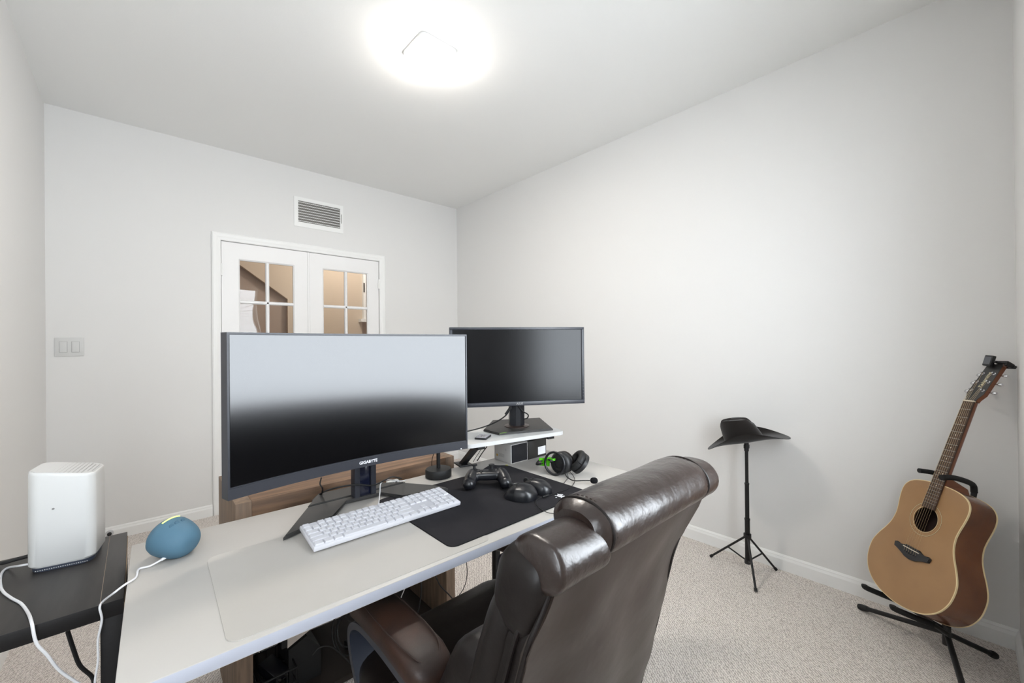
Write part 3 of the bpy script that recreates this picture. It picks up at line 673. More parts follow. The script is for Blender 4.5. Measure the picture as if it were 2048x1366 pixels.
# round based stand behind the main monitor
ls = thing('microphone_stand', 'round black weighted base with slim pole behind the curved monitor', 'stand', (.858, 1.372, .74))
b = BM(); lathe(b, (.858, 1.372, .7402), (0, 0, 1), [(.048, 0), (.050, .003), (.050, .026), (.047, .031), (.012, .034), (0, .034)], 40); obj('weighted_base', b, black_rubber, ls)
b = BM(); cyl(b, (.858, 1.372, .773), (.858, 1.372, 1.05), .0075, n=16); obj('pole', b, black_metal, ls)
b = BM(); lathe(b, (.858, 1.372, 1.05), (0, 0, 1), [(.009, 0), (.016, .01), (.016, .09), (.010, .10), (0, .10)], 20); obj('stand_head', b, black_plastic, ls)
cable('stand_cable', [(0.849, 1.389, 0.829), (0.851, 1.407, 0.797), (0.859, 1.424, 0.761)], .0012, cable_black, 'thin black cable running down beside the round based stand')
# black cables behind the keyboard
cable('power_cable', [(0.434, 1.390, 0.827), (0.430, 1.391, 0.807), (0.437, 1.389, 0.790), (0.453, 1.451, 0.750)], .0022, cable_black, 'short black cable hanging from the curved monitor left of its neck')
cable('display_cable', [(0.418, 1.429, 0.745), (0.446, 1.444, 0.757), (0.451, 1.327, 0.804), (0.517, 1.319, 0.802), (0.570, 1.314, 0.788), (0.621, 1.339, 0.786), (0.676, 1.388, 0.775), (0.722, 1.409, 0.754)], .0025, cable_black, 'long black cable crossing in front of the curved monitor neck')
ps = thing('usb_hub', 'small white connector block on the desk behind the monitor stand', 'connector', (0.690, 1.417, 0.750))
b = BM(); h0 = Vector((0.690, 1.417, 0.750)); box(b, h0.x-.022, h0.x+.022, h0.y-.008, h0.y+.008, .7402, .752, bev=.002); obj('hub_case', b, white_plastic, ps)
b = BM()
for i in range(3): box(b, h0.x-.017+i*.012, h0.x-.009+i*.012, h0.y-.0086, h0.y-.0081, .743, .748)
obj('port', b, print_dark, ps)
# ================================================================== GAME CONTROLLER
gc = thing('game_controller', 'black game controller lying on the black mouse pad', 'controller', (.93, 1.15, .745))
GT = TR(.925, 1.155, .745) @ RZ(math.radians(-38)) 
def ell(b, c, s, T=None, n=20): pillow(b, c, s, 1, 1, T, n, 12)
b = BM()
pillow(b, (0, .0, .036), (.056, .026, .016), .6, .6)
for s in (-1, 1):
    pillow(b, (s*.048, .004, .034), (.027, .030, .019), .8, .8)
    tt = BM(); tube(tt, [(s*.048, .010, .036), (s*.058, -.020, .028), (s*.064, -.050, .016)], lambda t: .025-.003*t, 14); merge(b, tt)
    pillow(b, (s*.063, -.048, .0215), (.0225, .022, .0205), 1, 1)
b = remesh(b, .0028, 8); bmesh.ops.transform(b, matrix=GT, verts=b.verts); obj('shell', b, black_satin, gc)
for (sx_, sy_) in ((-.046, .012), (.016, .004)):
    b = BM(); lathe(b, GT @ Vector((sx_, sy_, .050)), (0, 0, 1), [(.012, 0), (.012, .003), (.0050, .006), (.0050, .015), (.0100, .017), (.0105, .0215), (.008, .0215), (.007, .0205), (0, .0205)], 20); obj('thumbstick', b, black_rubber, gc)
b = BM(); box(b, -.030, -.014, -.014, -.009, .051, .0545, bev=.001, T=GT); box(b, -.0245, -.0195, -.0195, -.0035, .051, .0545, bev=.001, T=GT); obj('direction_pad', b, black_plastic, gc)
for dx, dy in ((0, .009), (.009, 0), (0, -.009), (-.009, 0)):
    b = BM(); lathe(b, GT @ Vector((.048+dx, .012+dy, .051)), (0, 0, 1), [(.0042, 0), (.0042, .003), (.003, .0042), (0, .0042)], 14); obj('face_button', b, black_plastic, gc)
for s in (-1, 1):
    b = BM(); pillow(b, (0, 0, 0), (.022, .009, .007), .6, .7, TR(*(GT @ Vector((s*.044, .031, .040)))) @ RZ(math.radians(-38-s*10))); obj('bumper', b, black_plastic, gc)
    b = BM(); tube(b, [GT @ Vector(v) for v in ((s*.030, -.022, .040), (s*.046, -.019, .045), (s*.062, -.026, .042), (s*.074, -.034, .036))], .0009, 6); obj('grip_trim', b, steel, gc)
# ================================================================== MICE
def mouse(name, label, cx, cy, ang, W, L, Hh, wheel=True, thumb=0, mk=None):
    """cx, cy centre; ang heading of the buttons end"""
    T = TR(cx, cy, .7446) @ RZ(ang); t = thing(name, label, 'mouse', (cx, cy, .7446), ang)
    b = BM(); rings = []
    n = 20
    for i in range(n+1):
        u = -1+2*i/n; y = u*L/2
        env = max(0.02, (1-abs(u)**3.2))**.5
        hw = W/2*env*(1-.10*math.cos(u*PI)*.5-.06*u); hh = Hh*max(.10, (1-abs(u*.92+.12)**2.6))*(1 if u < .7 else 1-.3*(u-.7))
        ring = []
        for j in range(21):
            a = PI*j/20; ring.append(T @ Vector((-hw*sgn(math.cos(a), .75)+thumb*(-.012 if math.cos(a) > .5 else 0)*(1-abs(u)), y, .001+hh*sgn(math.sin(a), .72))))
        rings.append(ring)
    loft(b, rings); obj('shell', b, black_satin, t)
    b = BM(); tube(b, [T @ Vector((0, y, .0015+Hh*max(.10, (1-abs(u*.92+.12)**2.6))+.0002)) for u, y in ((k/10, k/10*L/2) for k in range(2, 9))], .0009, 6); obj('button_seam', b, print_dark, t)
    b = BM(); c0 = T @ Vector((0, L*.27, Hh*.76)); ax = (T.to_3x3() @ Vector((1, 0, 0))); lathe(b, c0-ax*.004, ax, [(.009, 0), (.010, .001), (.010, .007), (.009, .008)], 20); obj('wheel', b, black_rubber, t)
    for sd in (-1, 1):
        b = BM(); rr = []
        for i in range(9):
            u = .12+.80*i/8; y = u*L/2; env = max(0.02, (1-abs(u)**3.2))**.5
            hw = W/2*env*(1-.10*math.cos(u*PI)*.5-.06*u)+.0006; hh = Hh*max(.10, (1-abs(u*.92+.12)**2.6))*(1 if u < .7 else 1-.3*(u-.7))+.0010
            aa = [PI/2-sd*(.05+.80*q/6) for q in range(7)]
            rr.append([T @ Vector((-hw*sgn(math.cos(a), .75)*-1, y, .001+hh*sgn(math.sin(a), .72))) for a in aa]+[T @ Vector((-hw*.9*sgn(math.cos(a), .75)*-1, y, .001+hh*.9*sgn(math.sin(a), .72))) for a in aa[::-1]])
        loft(b, rr); obj('mouse_button', b, black_plastic, t)
    b = BM(); prism(b, [(W*.46*math.cos(a*PI/12), L*.47*math.sin(a*PI/12)) for a in range(24)], 0, .003, T=T); obj('sole', b, black_rubber, t)
    if mk: mk(t, T)
    return t
def seam(t, T):
    b = BM(); tube(b, [T @ Vector(v) for v in ((.006, .030, .0375), (.013, .006, .0405), (.020, -.018, .0375), (.026, -.040, .018), (.027, -.050, .006))], .0009, 6); obj('side_seam', b, steel, t)
mouse('computer_mouse', 'nearer black mouse with a thumb rest on the black mouse pad', .932, .990, math.radians(24), .078, .114, .042, thumb=1, mk=seam)
def mark(t, T):
    b = BM(); box(b, -.006, .006, -.004, -.0015, 0, .0006, T=T @ TR(.0, -.012, .0405)); box(b, -.0015, .0015, -.004, .005, 0, .0006, T=T @ TR(.0, -.012, .0405)); obj('mark', b, print_white, t, smooth=False)
mouse('computer_mouse', 'farther black mouse with a small white mark, behind the thumb rest mouse', 1.004, .994, math.radians(18), .064, .122, .041, mk=mark)
# ================================================================== HEADSET
hs = thing('headset', 'black and green gaming headset with boom microphone at the right end of the desk', 'headset', (1.27, 1.12, .74))
c1 = Vector((1.212, 1.059, 0.785)); c2 = Vector((1.270, 1.012, 0.785))
ax1 = Vector((-.96, -.22, .10)).normalized(); ax2 = Vector((-.62, .42, .62)).normalized()
b = BM(); lathe(b, c1-ax1*.018, ax1, [(.038, 0), (.043, .004), (.043, .020), (.037, .028), (.030, .031), (0, .031)], 32); obj('ear_cup', b, black_plastic, hs)
b = BM()
for rr in (.031, .0185): lathe(b, c1+ax1*.012, ax1, [(rr-.002, 0), (rr, 0), (rr, .003), (rr-.002, .003), (rr-.002, 0)], 32)
obj('ear_cup_ring', b, black_satin, hs)
def torus(b, c, ax, R, r, n=36, m=12, fl=1):
    x, y, z = frame(ax)
    tube(b, [c+x*math.cos(2*PI*i/n)*R+y*math.sin(2*PI*i/n)*R for i in range(n+1)], r, m, sm=False, cap=False)
b = BM(); torus(b, c1-ax1*.030, ax1, .030, .0125); obj('ear_cushion', b, leather_in, hs)
b = BM(); lathe(b, c2-ax2*.016, ax2, [(.036, 0), (.043, .004), (.043, .018), (.037, .022), (0, .022)], 32); obj('ear_cup', b, black_plastic, hs)
b = BM(); torus(b, c2+ax2*.014, ax2, .031, .0135); obj('ear_cushion', b, black_rubber, hs)
b = BM(); lathe(b, c2+ax2*.004, ax2, [(.022, 0), (.022, .002), (0, .002)], 24); obj('ear_mesh', b, foam_m, hs)
# yoke ring standing off the left cup and the head band
c3 = Vector((1.238, 1.126, 0.768))
b = BM(); torus(b, c1+ax1*.004+Vector((-.020, .010, .001)), ax1, .042, .0048, m=10); obj('yoke', b, black_satin, hs)
band = [c1+Vector((-.02, .02, .01)), Vector((1.205, 1.119, 0.790)), Vector((1.181, 1.133, 0.788)), Vector((1.159, 1.126, 0.778)), Vector((1.210, 1.134, 0.770)), Vector((1.278, 1.093, 0.785)), c2+Vector((.0, .03, .0))]
b = BM(); tube(b, band, .013, 12, 8, flat=.30); obj('headband', b, black_plastic, hs)
b = BM(); tube(b, [p+Vector((.004, -.008, .004)) for p in band[:3]], .013, 10, 6, flat=.35); obj('band_insert', b, green_m, hs)
b = BM(); prism(b, [(x*.024, y*.024) for x, y in ((-.9, -.5), (.9, -.7), (1, .6), (-.8, .7))], 0, .004, T=basis(Vector((1.184, 1.120, 0.782)), Vector((.74, -.67, 0)), Vector((0, 0, 1)), Vector((-.67, -.74, 0))), bev=.001); obj('green_plate', b, green_m, hs)
mic = Vector((1.207, 0.897, 0.757))
b = BM(); tube(b, [Vector((1.190, 1.020, 0.762)), Vector((1.173, 0.993, 0.755)), Vector((1.166, 0.958, 0.752)), Vector((1.181, 0.926, 0.756)), Vector((1.197, 0.907, 0.757))], .0022, 8); obj('boom', b, black_rubber, hs)
b = BM(); pillow(b, (0, 0, 0), (.0135, .0105, .0105), .8, .8, basis(mic, Vector((.74, -.67, 0)), Vector((.67, .74, 0)), Vector((0, 0, 1))), 24, 14); obj('mic_foam', b, foam_m, hs)
cable('headset_cable', [(1.201, 1.017, 0.760), (1.197, 1.009, 0.744), (1.159, 0.991, 0.742), (1.088, 0.954, 0.743)], .0011, cable_black, 'thin black cable from the headset ending at the mouse pad edge')
cable('headset_cable', [(1.215, 1.012, 0.760), (1.213, 0.993, 0.744), (1.170, 0.958, 0.742), (1.097, 0.927, 0.746), (1.022, 0.929, 0.747), (0.982, 0.931, 0.747)], .0011, cable_black, 'thin black cable curving from the headset onto the mouse pad')
cable('mouse_cable', [(0.976, 0.932, 0.748), (0.946, 0.929, 0.747), (0.924, 0.910, 0.747), (0.905, 0.874, 0.747), (0.900, 0.833, 0.747), (0.932, 0.814, 0.742)], .0012, cable_black, 'thin black cable curling off the front edge of the mouse pad')
b = BM(); a0 = Vector((0.974, 0.930, 0.749)); b0 = Vector((1.002, 0.929, 0.749)); cyl(b, a0, b0, .0035, n=10); tag(obj('inline_plug', b, black_plastic, at=a0), 'small black inline plug beside the farther mouse', 'plug')
# ================================================================== SMART SPEAKER
SPS = .95
sp = thing('smart_speaker', 'blue half dome smart speaker with a glowing strip on the white desk', 'speaker', (.062, 1.318, .74))
sax = Vector((-.58, .76, .28)).normalized()        # the way the flat mesh front faces
spc = Vector((.056, 1.320, .7850))
b = BM(); prof = []
for i in range(15):
    a = PI/2*i/14; prof.append((.0500*math.cos(a)**.62 if i < 14 else 0, -.066*math.sin(a)))
lathe(b, spc, sax, [(0, .026), (.026, .025), (.040, .019), (.0475, .010)]+prof, 48, ref=(0, 0, 1), sx=.90, sy=1)
obj('shell', b, speaker_m, sp)
b = BM(); xx = (Vector((0, 0, 1))-sax*sax.z).normalized(); yy = sax.cross(xx)
tube(b, [spc+sax*.006+xx*math.cos(t)*.0442+yy*math.sin(t)*.0491 for t in [(-.45+.9*i/12) for i in range(13)]], .0016, 8, sm=False); obj('light_strip', b, led_m, sp)
for k, a in ((0, -.42), (1, -.12), (2, .22)):
    d = (xx*math.cos(a)+yy*math.sin(a)); nrm = (d*.86-sax*.5).normalized(); q = spc-sax*.018+d*.0440
    b = BM(); lathe(b, q, nrm, [(.0052, -.001), (.0052, .0006), (.0045, .0012), (0, .0012)], 20); obj('button', b, speaker_s, sp)
b = BM(); u0 = Vector((0.039, 1.275, 0.749)); cyl(b, spc+Vector((.004, -.036, -.030)), u0, .0048, .003, 12); obj('power_plug', b, cable_white, sp)
cable('speaker_cable', [(0.039, 1.275, 0.749), (0.019, 1.273, 0.743), (0.000, 1.273, 0.743), (-0.005, 1.231, 0.743), (-0.022, 1.211, 0.743), (-0.039, 1.204, 0.735), (-0.057, 1.246, 0.706), (-0.061, 1.225, 0.704), (-0.058, 1.225, 0.677), (-0.064, 1.225, 0.638), (-0.064, 1.225, 0.596), (-0.069, 1.225, 0.552), (-0.071, 1.224, 0.497)], .0021, cable_white, 'white cable from the blue speaker falling over the black table corner')
# ================================================================== BLACK SIDE TABLE
stb = thing('side_table', 'black brown side table left of the white desk', 'side table', (-.21, 1.46, 0), TH)
TX0, TX1, TY0, TY1, TZ = -.400, -.0245, 1.246, 1.685, .70
b = BM(); box(b, TX0, TX1, TY0, TY1, TZ-.033, TZ, bev=.0008); 
b.normal_update()
for f in b.faces: f.material_index = 1 if abs(f.normal.z) < .5 else 0
obj('tabletop', b, [table_m, table_s], stb)
b = BM(); box(b, TX1+.0001, TX1+.0012, TY0+.002, TY1-.002, TZ-.028, TZ-.012); obj('peeling_edge', b, rawedge, stb, smooth=False)
b = BM(); box(b, TX1-.0375, TX1-.0370, TY0+.004, TY1-.004, TZ, TZ+.0003); obj('joint_line', b, rawedge, stb, smooth=False)
for x in (TX0, TX1-.037):
    for y in (TY0, TY1-.037):
        b = BM(); box(b, x, x+.037, y, y+.037, 0, TZ-.033, bev=.0008); obj('leg', b, table_s, stb)
# router
rt = thing('router', 'tall white wireless router standing on the black side table', 'router', (-.137, 1.585, TZ))
RT = TR(-.1345, 1.578, TZ) @ RZ(math.radians(-9)); hw, hd = .0615, .060
def rr_(s, z, r=.026): return [RT @ Vector((x*s, y*s, z-(.011*(x/hw+1)+.006)*max(0, z-.02)/.235)) for x, y in rrect(-hw, hw, -hd, hd, r, 7)]
b = BM(); loft(b, [rr_(.90, .0), rr_(.92, .010)]); obj('foot_grille', b, M('slate_plastic', (60, 66, 80), .5), rt)
b = BM(); loft(b, [rr_(.93, .0102), rr_(1, .016), rr_(1.0, .12), rr_(.985, .245), rr_(.97, .2515), rr_(.945, .2535)]); obj('shell', b, white_plastic, rt)
b = BM(); loft(b, [rr_(.925, .2536), rr_(.925, .2545)]); obj('top_grille', b, M('grille_grey', (205, 204, 202), .5), rt)
b = BM()
for i in range(14):
    for j in range(13):
        x, y = -.052+.104*i/13, -.049+.098*j/12
        if abs(x) > .042 and abs(y) > .040: continue
        p = RT @ Vector((x, y, .2546-(.011*(x/hw+1)+.006))); add(b, [p+Vector((dx, dy, 0)) for dx, dy in ((-.0014, -.0014), (.0014, -.0014), (.0014, .0014), (-.0014, .0014))], [(0, 1, 2, 3)])
o = obj('grille_holes', b, print_grey, rt, smooth=False); o['kind'] = 'stuff'
b = BM(); p = RT @ Vector((-.012, -hd-.0004, .152)); lathe(b, p, (0, -1, 0), [(.0025, 0), (.0025, .0004), (0, .0004)], 12); obj('status_dot', b, print_grey, rt)
b = BM()
for i in range(24): 
    x = -.045+.09*i/23; box(b, x, x+.002, -hd*.925, -hd*.92+.0005, .0035, .005, T=RT)
obj('vent_slot', b, white_plastic, rt)
cable('router_cable', [(-0.197, 1.549, 0.720), (-0.216, 1.560, 0.718), (-0.242, 1.608, 0.703), (-0.246, 1.570, 0.703), (-0.231, 1.478, 0.703), (-0.209, 1.415, 0.703), (-0.187, 1.365, 0.703), (-0.170, 1.308, 0.703), (-0.156, 1.236, 0.712), (-0.149, 1.226, 0.674), (-0.135, 1.227, 0.642), (-0.118, 1.228, 0.601), (-0.087, 1.228, 0.553), (-0.062, 1.231, 0.508)], .0026, cable_white, 'white cable from the router hanging over the front of the black table')
cable('router_cable', [(-0.203, 1.571, 0.733), (-0.225, 1.576, 0.730), (-0.245, 1.581, 0.727), (-0.268, 1.602, 0.725)], .0045, cable_black, 'thick black plug and cable leaving the router on the left')
cable('floor_cable', [(-0.119, 1.363, 0.612), (-0.110, 1.364, 0.565), (-0.100, 1.364, 0.524), (-0.081, 1.365, 0.487), (-0.077, 1.365, 0.455)], .0040, cable_black, 'black cable hanging beneath the black side table')
# ================================================================== THINGS INSIDE THE CONSOLE
wb = thing('wire_basket', 'black wire basket full of cables inside the wooden console', 'basket', (.42, 1.68, 0))
bx0, bx1, by0, by1, bz = .285, .405, 1.575, 1.74, .13
b = BM()
for z in (.028, .08, bz):
    tube(b, [(bx0, by0, z), (bx1, by0, z), (bx1, by1, z), (bx0, by1, z), (bx0, by0, z)], .0035 if z == bz else .002, 6, sm=False)
obj('rim', b, black_metal, wb)
b = BM()
for i in range(5):
    x = bx0+(bx1-bx0)*i/4; tube(b, [(x, by0, bz), (x, by0, .028), (x, by1, .028), (x, by1, bz)], .0018, 6, sm=False)
for i in range(5):
    y = by0+(by1-by0)*i/4; tube(b, [(bx0, y, bz), (bx0, y, .028), (bx1, y, .028), (bx1, y, bz)], .0018, 6, sm=False)
obj('wires', b, black_metal, wb)
def coil(name, c, R, n, r, m, label, sq=1, seed=1, tilt=.3, group=None):
    rnd = random.Random(seed); pts = []
    for i in range(n*10):
        a = 2*PI*i/10; q = R*(1+.22*math.sin(a*.37+seed)); pts.append((c[0]+q*math.cos(a)*sq, c[1]+q*math.sin(a)*.7, c[2]+q*math.sin(a)*tilt+.006*rnd.random()+.003*i/10))
    return cable(name, pts, r, m, label, group=group, k=3)
pw = thing('power_adapter', 'black power adapter with plug pins in the wire basket', 'power adapter', (.35, 1.655, .10))
b = BM(); box(b, -.028, .028, -.045, .045, -.016, .016, bev=.004, T=TR(.350, 1.655, .105) @ RZ(.5) @ RX(.35)); obj('adapter_case', b, black_satin, pw)
b = BM(); box(b, -.018, -.008, -.052, -.045, -.002, .002, T=TR(.350, 1.655, .105) @ RZ(.5) @ RX(.35)); box(b, .008, .018, -.052, -.045, -.002, .002, T=TR(.350, 1.655, .105) @ RZ(.5) @ RX(.35)); obj('plug_pins', b, steel, pw)
coil('coiled_cable', (.36, 1.66, .08), .040, 4, .0035, cable_black, 'black cable coiled in the left of the wire basket', seed=2)
coil('coiled_cable', (.60, 1.62, .13), .05, 3, .003, cable_black, 'black cable coil leaning out right of the wire basket', seed=5, tilt=1.2)
coil('coiled_cable', (.90, 1.80, .16), .05, 5, .003, cable_black, 'tangled black cable hanging in the right half of the console', seed=9, tilt=1.0)
lb = thing('white_carton', 'flat white carton with faint grey marks propped inside the console under the desk', 'box', (.47, 1.60, .12))
qa, qb = Vector((0.383, 1.600, 0.193)), Vector((0.508, 1.600, 0.244))
b = BM(); loft(b, [[p+Vector((0, y, z)) for y, z in ((0, 0), (.022, 0), (.022, .22), (0, .22))] for p in (qa, qb)]); obj('carton', b, M('carton_white', (196, 186, 176), .6), lb, smooth=False)
b = BM(); d_ = (qb-qa)
for k in range(7):
    p = qa+d_*(.42+.042*k)+Vector((0, -.0006, .020+.004*(k % 2))); box(b, p.x, p.x+.003, p.y, p.y+.0004, p.z, p.z+.007+.002*(k % 3))
obj('small_print', b, print_dark, lb, smooth=False)
b = BM(); loft(b, [[p+Vector((0, y, z)) for y, z in ((.002, 0), (.020, 0), (.020, .2), (.002, .2))] for p in (qa+Vector((-.018, 0, .004)), qa+Vector((-.0005, 0, .004)))]); obj('end_cap', b, black_plastic, lb, smooth=False)
ec = thing('equipment_case', 'black case standing under the propped white carton in the console', 'case', (.50, 1.68, 0))
pa, pb, pc = Vector((0.392, 1.625, 0.171)), Vector((0.453, 1.625, 0.195)), Vector((0.501, 1.625, 0.125))
b = BM(); loft(b, [[Vector((pa.x, y, .0245)), Vector((pa.x, y, pa.z-.004)), Vector((pb.x, y, pb.z-.004)), Vector((pc.x, y, pc.z)), Vector((pc.x, y, .0245))] for y in (1.625, 1.78)]); obj('case_body', b, black_rubber, ec, smooth=False)
st_ = thing('power_strip', 'black power strip lying on the carpet inside the console', 'power strip', (.72, 1.68, .025), .2)
PT = TR(.76, 1.72, .0245) @ RZ(.35)
b = BM(); box(b, -.15, .15, -.028, .028, .001, .035, bev=.004, T=PT); obj('strip_body', b, black_plastic, st_)
for i in range(5):
    b = BM(); box(b, -.125+i*.05, -.095+i*.05, -.014, .014, .0352, .037, bev=.0005, T=PT); obj('outlet', b, print_dark, st_)
cable('hanging_cable', [(0.923, 1.517, 0.286), (0.943, 1.504, 0.230), (0.981, 1.493, 0.178), (1.028, 1.481, 0.109)], .0026, cable_black, 'black cable sagging past the right console panel')
cable('hanging_cable', [(0.881, 1.549, 0.278), (0.879, 1.551, 0.194), (0.866, 1.558, 0.121), (0.863, 1.609, 0.046)], .0028, cable_black, 'black cable dropping straight down inside the console')
cable('hanging_cable', [(1.030, 1.435, 0.353), (1.033, 1.433, 0.268), (1.022, 1.441, 0.215), (1.000, 1.457, 0.175)], .0016, cable_black, 'thin black cable hanging right of the wooden console')
cable('hanging_cable', [(0.812, 1.541, 0.288), (0.798, 1.543, 0.252), (0.778, 1.549, 0.207), (0.764, 1.556, 0.159)], .0020, cable_white, 'white cable hanging inside the console above the chair arm')
cable('floor_cable', [(0.549, 1.510, 0.278), (0.586, 1.507, 0.199), (0.608, 1.502, 0.108), (0.612, 1.501, -0.003)], .0022, cable_black, 'black cable dropping in front of the grey back boards')
cable('floor_cable', [(0.439, 1.515, 0.188), (0.463, 1.511, 0.204), (0.502, 1.505, 0.188), (0.559, 1.495, 0.110), (0.609, 1.484, 0.027)], .0024, cable_black, 'black cable arching above the power strip')
# ================================================================== LEATHER CHAIR
ch = thing('office_chair', 'brown leather executive office chair pushed up to the white desk', 'chair', (.645, .78, 0))
cx = .640
import bisect
def interp(tab, z):
    if z <= tab[0][0]: return tab[0][1]
    for (a, va), (b_, vb) in zip(tab, tab[1:]):
        if z <= b_: t = (z-a)/(b_-a); t = t*t*(3-2*t) if False else t; return va+(vb-va)*t
    return tab[-1][1]
WH = [(.36, .285), (.50, .262), (.60, .248), (.70, .233), (.78, .226), (.85, .230), (.90, .238), (.925, .243)]
YC = [(.36, .560), (.50, .515), (.60, .484), (.70, .455), (.78, .433), (.86, .414), (.925, .400)]
def CXZ(z): return .640+.050*max(0, min(1, (z-.80)/.10))
def sheet(o0, o1, shrink=0, z0=.36, z1=.925, ns=24, nz=26, lean=0, bulge=.016):
    """closed slab following the back; o0,o1 offsets in +Y"""
    b = BM(); V0, V1 = [], []
    for j in range(nz+1):
        z = z0+(z1-z0)*j/nz; w_ = interp(WH, z)-shrink; yc = interp(YC, z); r0, r1 = [], []
        for i in range(ns+1):
            s = -1+2*i/ns; top = (1-abs(s)**6*.035/.9) if j > nz*.85 else 1
            zz = z - (abs(s)**5)*.028*max(0, (j/nz-.8)/.2)
            bg = bulge*(1-s*s)
            r0.append(b.verts.new((CXZ(z)+s*w_, yc+o0-bg*(1 if o0 < .03 else -.6)+.012*noise.noise(Vector((s*2, z*7, o0*9))), zz)))
            r1.append(b.verts.new((CXZ(z)+s*w_, yc+o1+bg*.6, zz)))
        V0.append(r0); V1.append(r1)
    for A in (V0, V1):
        for j in range(nz):
            for i in range(ns): b.faces.new((A[j][i], A[j][i+1], A[j+1][i+1], A[j+1][i]))
    for j in range(nz):
        for i in (0, ns): b.faces.new((V0[j][i], V0[j+1][i], V1[j+1][i], V1[j][i]))
    for i in range(ns):
        for j in (0, nz): b.faces.new((V0[j][i], V0[j][i+1], V1[j][i+1], V1[j][i]))
    return b
obj('back_panel', sheet(0, .012), leather_back, ch)
obj('back_shell', sheet(.013, .050, .004), leather_in, ch)
# piping round the rear panel
for off, rr in ((.004, .0042), (.030, .0040)):
    pts = []
    for z in [.36+.565*i/16 for i in range(17)]: pts.append((CXZ(z)-interp(WH, z)-.001, interp(YC, z)+off, z-(.028 if z > .9 else 0)*((z-.9)/.03 if z > .9 else 0)))
    for i in range(1, 16): s = -1+2*i/16; pts.append((.690+s*.238, .400+off-.016*(1-s*s), .925-abs(s)**5*.028+.003))
    for z in [.925-.565*i/16 for i in range(17)]: pts.append((CXZ(z)+interp(WH, z)+.001, interp(YC, z)+off, z-(.028 if z > .9 else 0)*((z-.9)/.03 if z > .9 else 0)))
    b = BM(); tube(b, pts, rr, 8, 3); obj('piping', b, leather_in, ch)
# side bolster between shell and pillows (left and right)
for s in (-1, 1):
    b = BM(); pts = []
    for z in [.44+.47*i/10 for i in range(11)]: pts.append((CXZ(z)+s*(interp(WH, z)-.030), interp(YC, z)+.078, z))
    tube(b, pts, lambda t: .030+.006*math.sin(t*PI), 16, 3, flat=1.15); obj('side_bolster', b, leather_in, ch)
# head roll: wide centre and two narrower ends
def roll(x0, x1, yc, zc, ry, rz, seed, sag=0, tl=0, tr=0):
    b = BM(); rings = []; n = 26
    for i in range(n+1):
        t = i/n; x = x0+(x1-x0)*t; e = 1-max(0, abs(2*t-1)-.80)/.20; e = (1-(1-e)**2)**.5 if e < 1 else 1
        e = .66+.34*e; ring = []
        for j in range(36):
            a = 2*PI*j/36; ca, sa = math.cos(a), math.sin(a)
            k = 1+.030*noise.noise(Vector((x*11+seed, ca*1.5, sa*1.5)))+.035*noise.noise(Vector((x*38+seed, ca*2, sa*2)))*(abs(2*t-1)**3)
            ring.append(Vector((x+.010*ca*0, yc+ry*e*k*sgn(ca, .9)+sag*(t-.5)**2, zc+rz*e*k*sgn(sa, .9))))
        rings.append(ring)
    loft(b, rings); return b
obj('head_roll', roll(.530, .928, .434, .943, .064, .047, 3), leather, ch)
obj('head_roll_end', roll(.430, .562, .430, .921, .052, .042, 11), leather, ch)
obj('head_roll_end', roll(.905, .985, .436, .932, .056, .043, 17), leather, ch)
for x in (.552, .907):
    b = BM(); tube(b, [(x, .434+.0620*math.cos(a), .943+.0458*math.sin(a)) for a in [PI*2*i/40 for i in range(41)]], .0026, 8, sm=False); obj('seam_piping', b, leather_in, ch)
    b = BM()
    for i in range(44):
        a = 2*PI*i/44; a2 = a+.07; q = lambda a: Vector((x+(.008 if x < .7 else -.008), .434+.0630*math.cos(a), .943+.0468*math.sin(a))); cyl(b, q(a), q(a2), .0007, n=5)
    o = obj('stitching', b, stitch_m, ch); o['kind'] = 'stuff'
# upper pillow (front) and its wings, lumbar pillow
def fpil(p): return p
T1 = Matrix.Rotation(math.radians(-20), 4, 'X')
b = BM(); pillow(b, (.70, .485, .860), (.165, .050, .085), .55, .45, Matrix.Rotation(math.radians(14), 4, 'X'), 36, 22, wr=.10, seed=1); obj('upper_pillow', b, leather, ch)
for s in (-1, 1):
    b = BM(); pillow(b, (.70+s*.235-(.045 if s > 0 else 0), .468, .868), (.050, .050, .072), .6, .6, Matrix.Rotation(math.radians(16), 4, 'X'), 28, 20, wr=.10, seed=4+s); obj('pillow_wing', b, leather_in, ch)
b = BM(); pillow(b, (cx, .555, .690), (.175, .060, .105), .5, .45, Matrix.Rotation(math.radians(22), 4, 'X'), 36, 22, wr=.09, seed=7); obj('lumbar_pillow', b, leather, ch)
for s in (-1, 1):
    b = BM(); pillow(b, (cx+s*.195, .590, .640), (.050, .058, .115), .6, .6, Matrix.Rotation(math.radians(24), 4, 'X'), 28, 20, wr=.12, seed=12+s); obj('lumbar_wing', b, leather_in, ch)
# seat
b = BM(); pillow(b, (cx, .800, .430), (.262, .255, .070), .38, .30, None, 48, 20, wr=.04, seed=21, f=lambda p: Vector((p.x, p.y, p.z+(.012 if p.z > 0 else 0)*math.exp(-((p.y-.17)/.07)**2)))); obj('seat_cushion', b, leather_in, ch)
b = BM(); tube(b, [(cx-.25+.5*i/12, .855+.010*math.cos(i), .497+.001*math.sin(i*1.3)) for i in range(13)], .0022, 8); obj('seat_seam', b, leather_in, ch)
b = BM(); box(b, cx-.235, cx+.235, .57, 1.02, .345, .375, bev=.01); obj('seat_pan', b, black_plastic, ch)
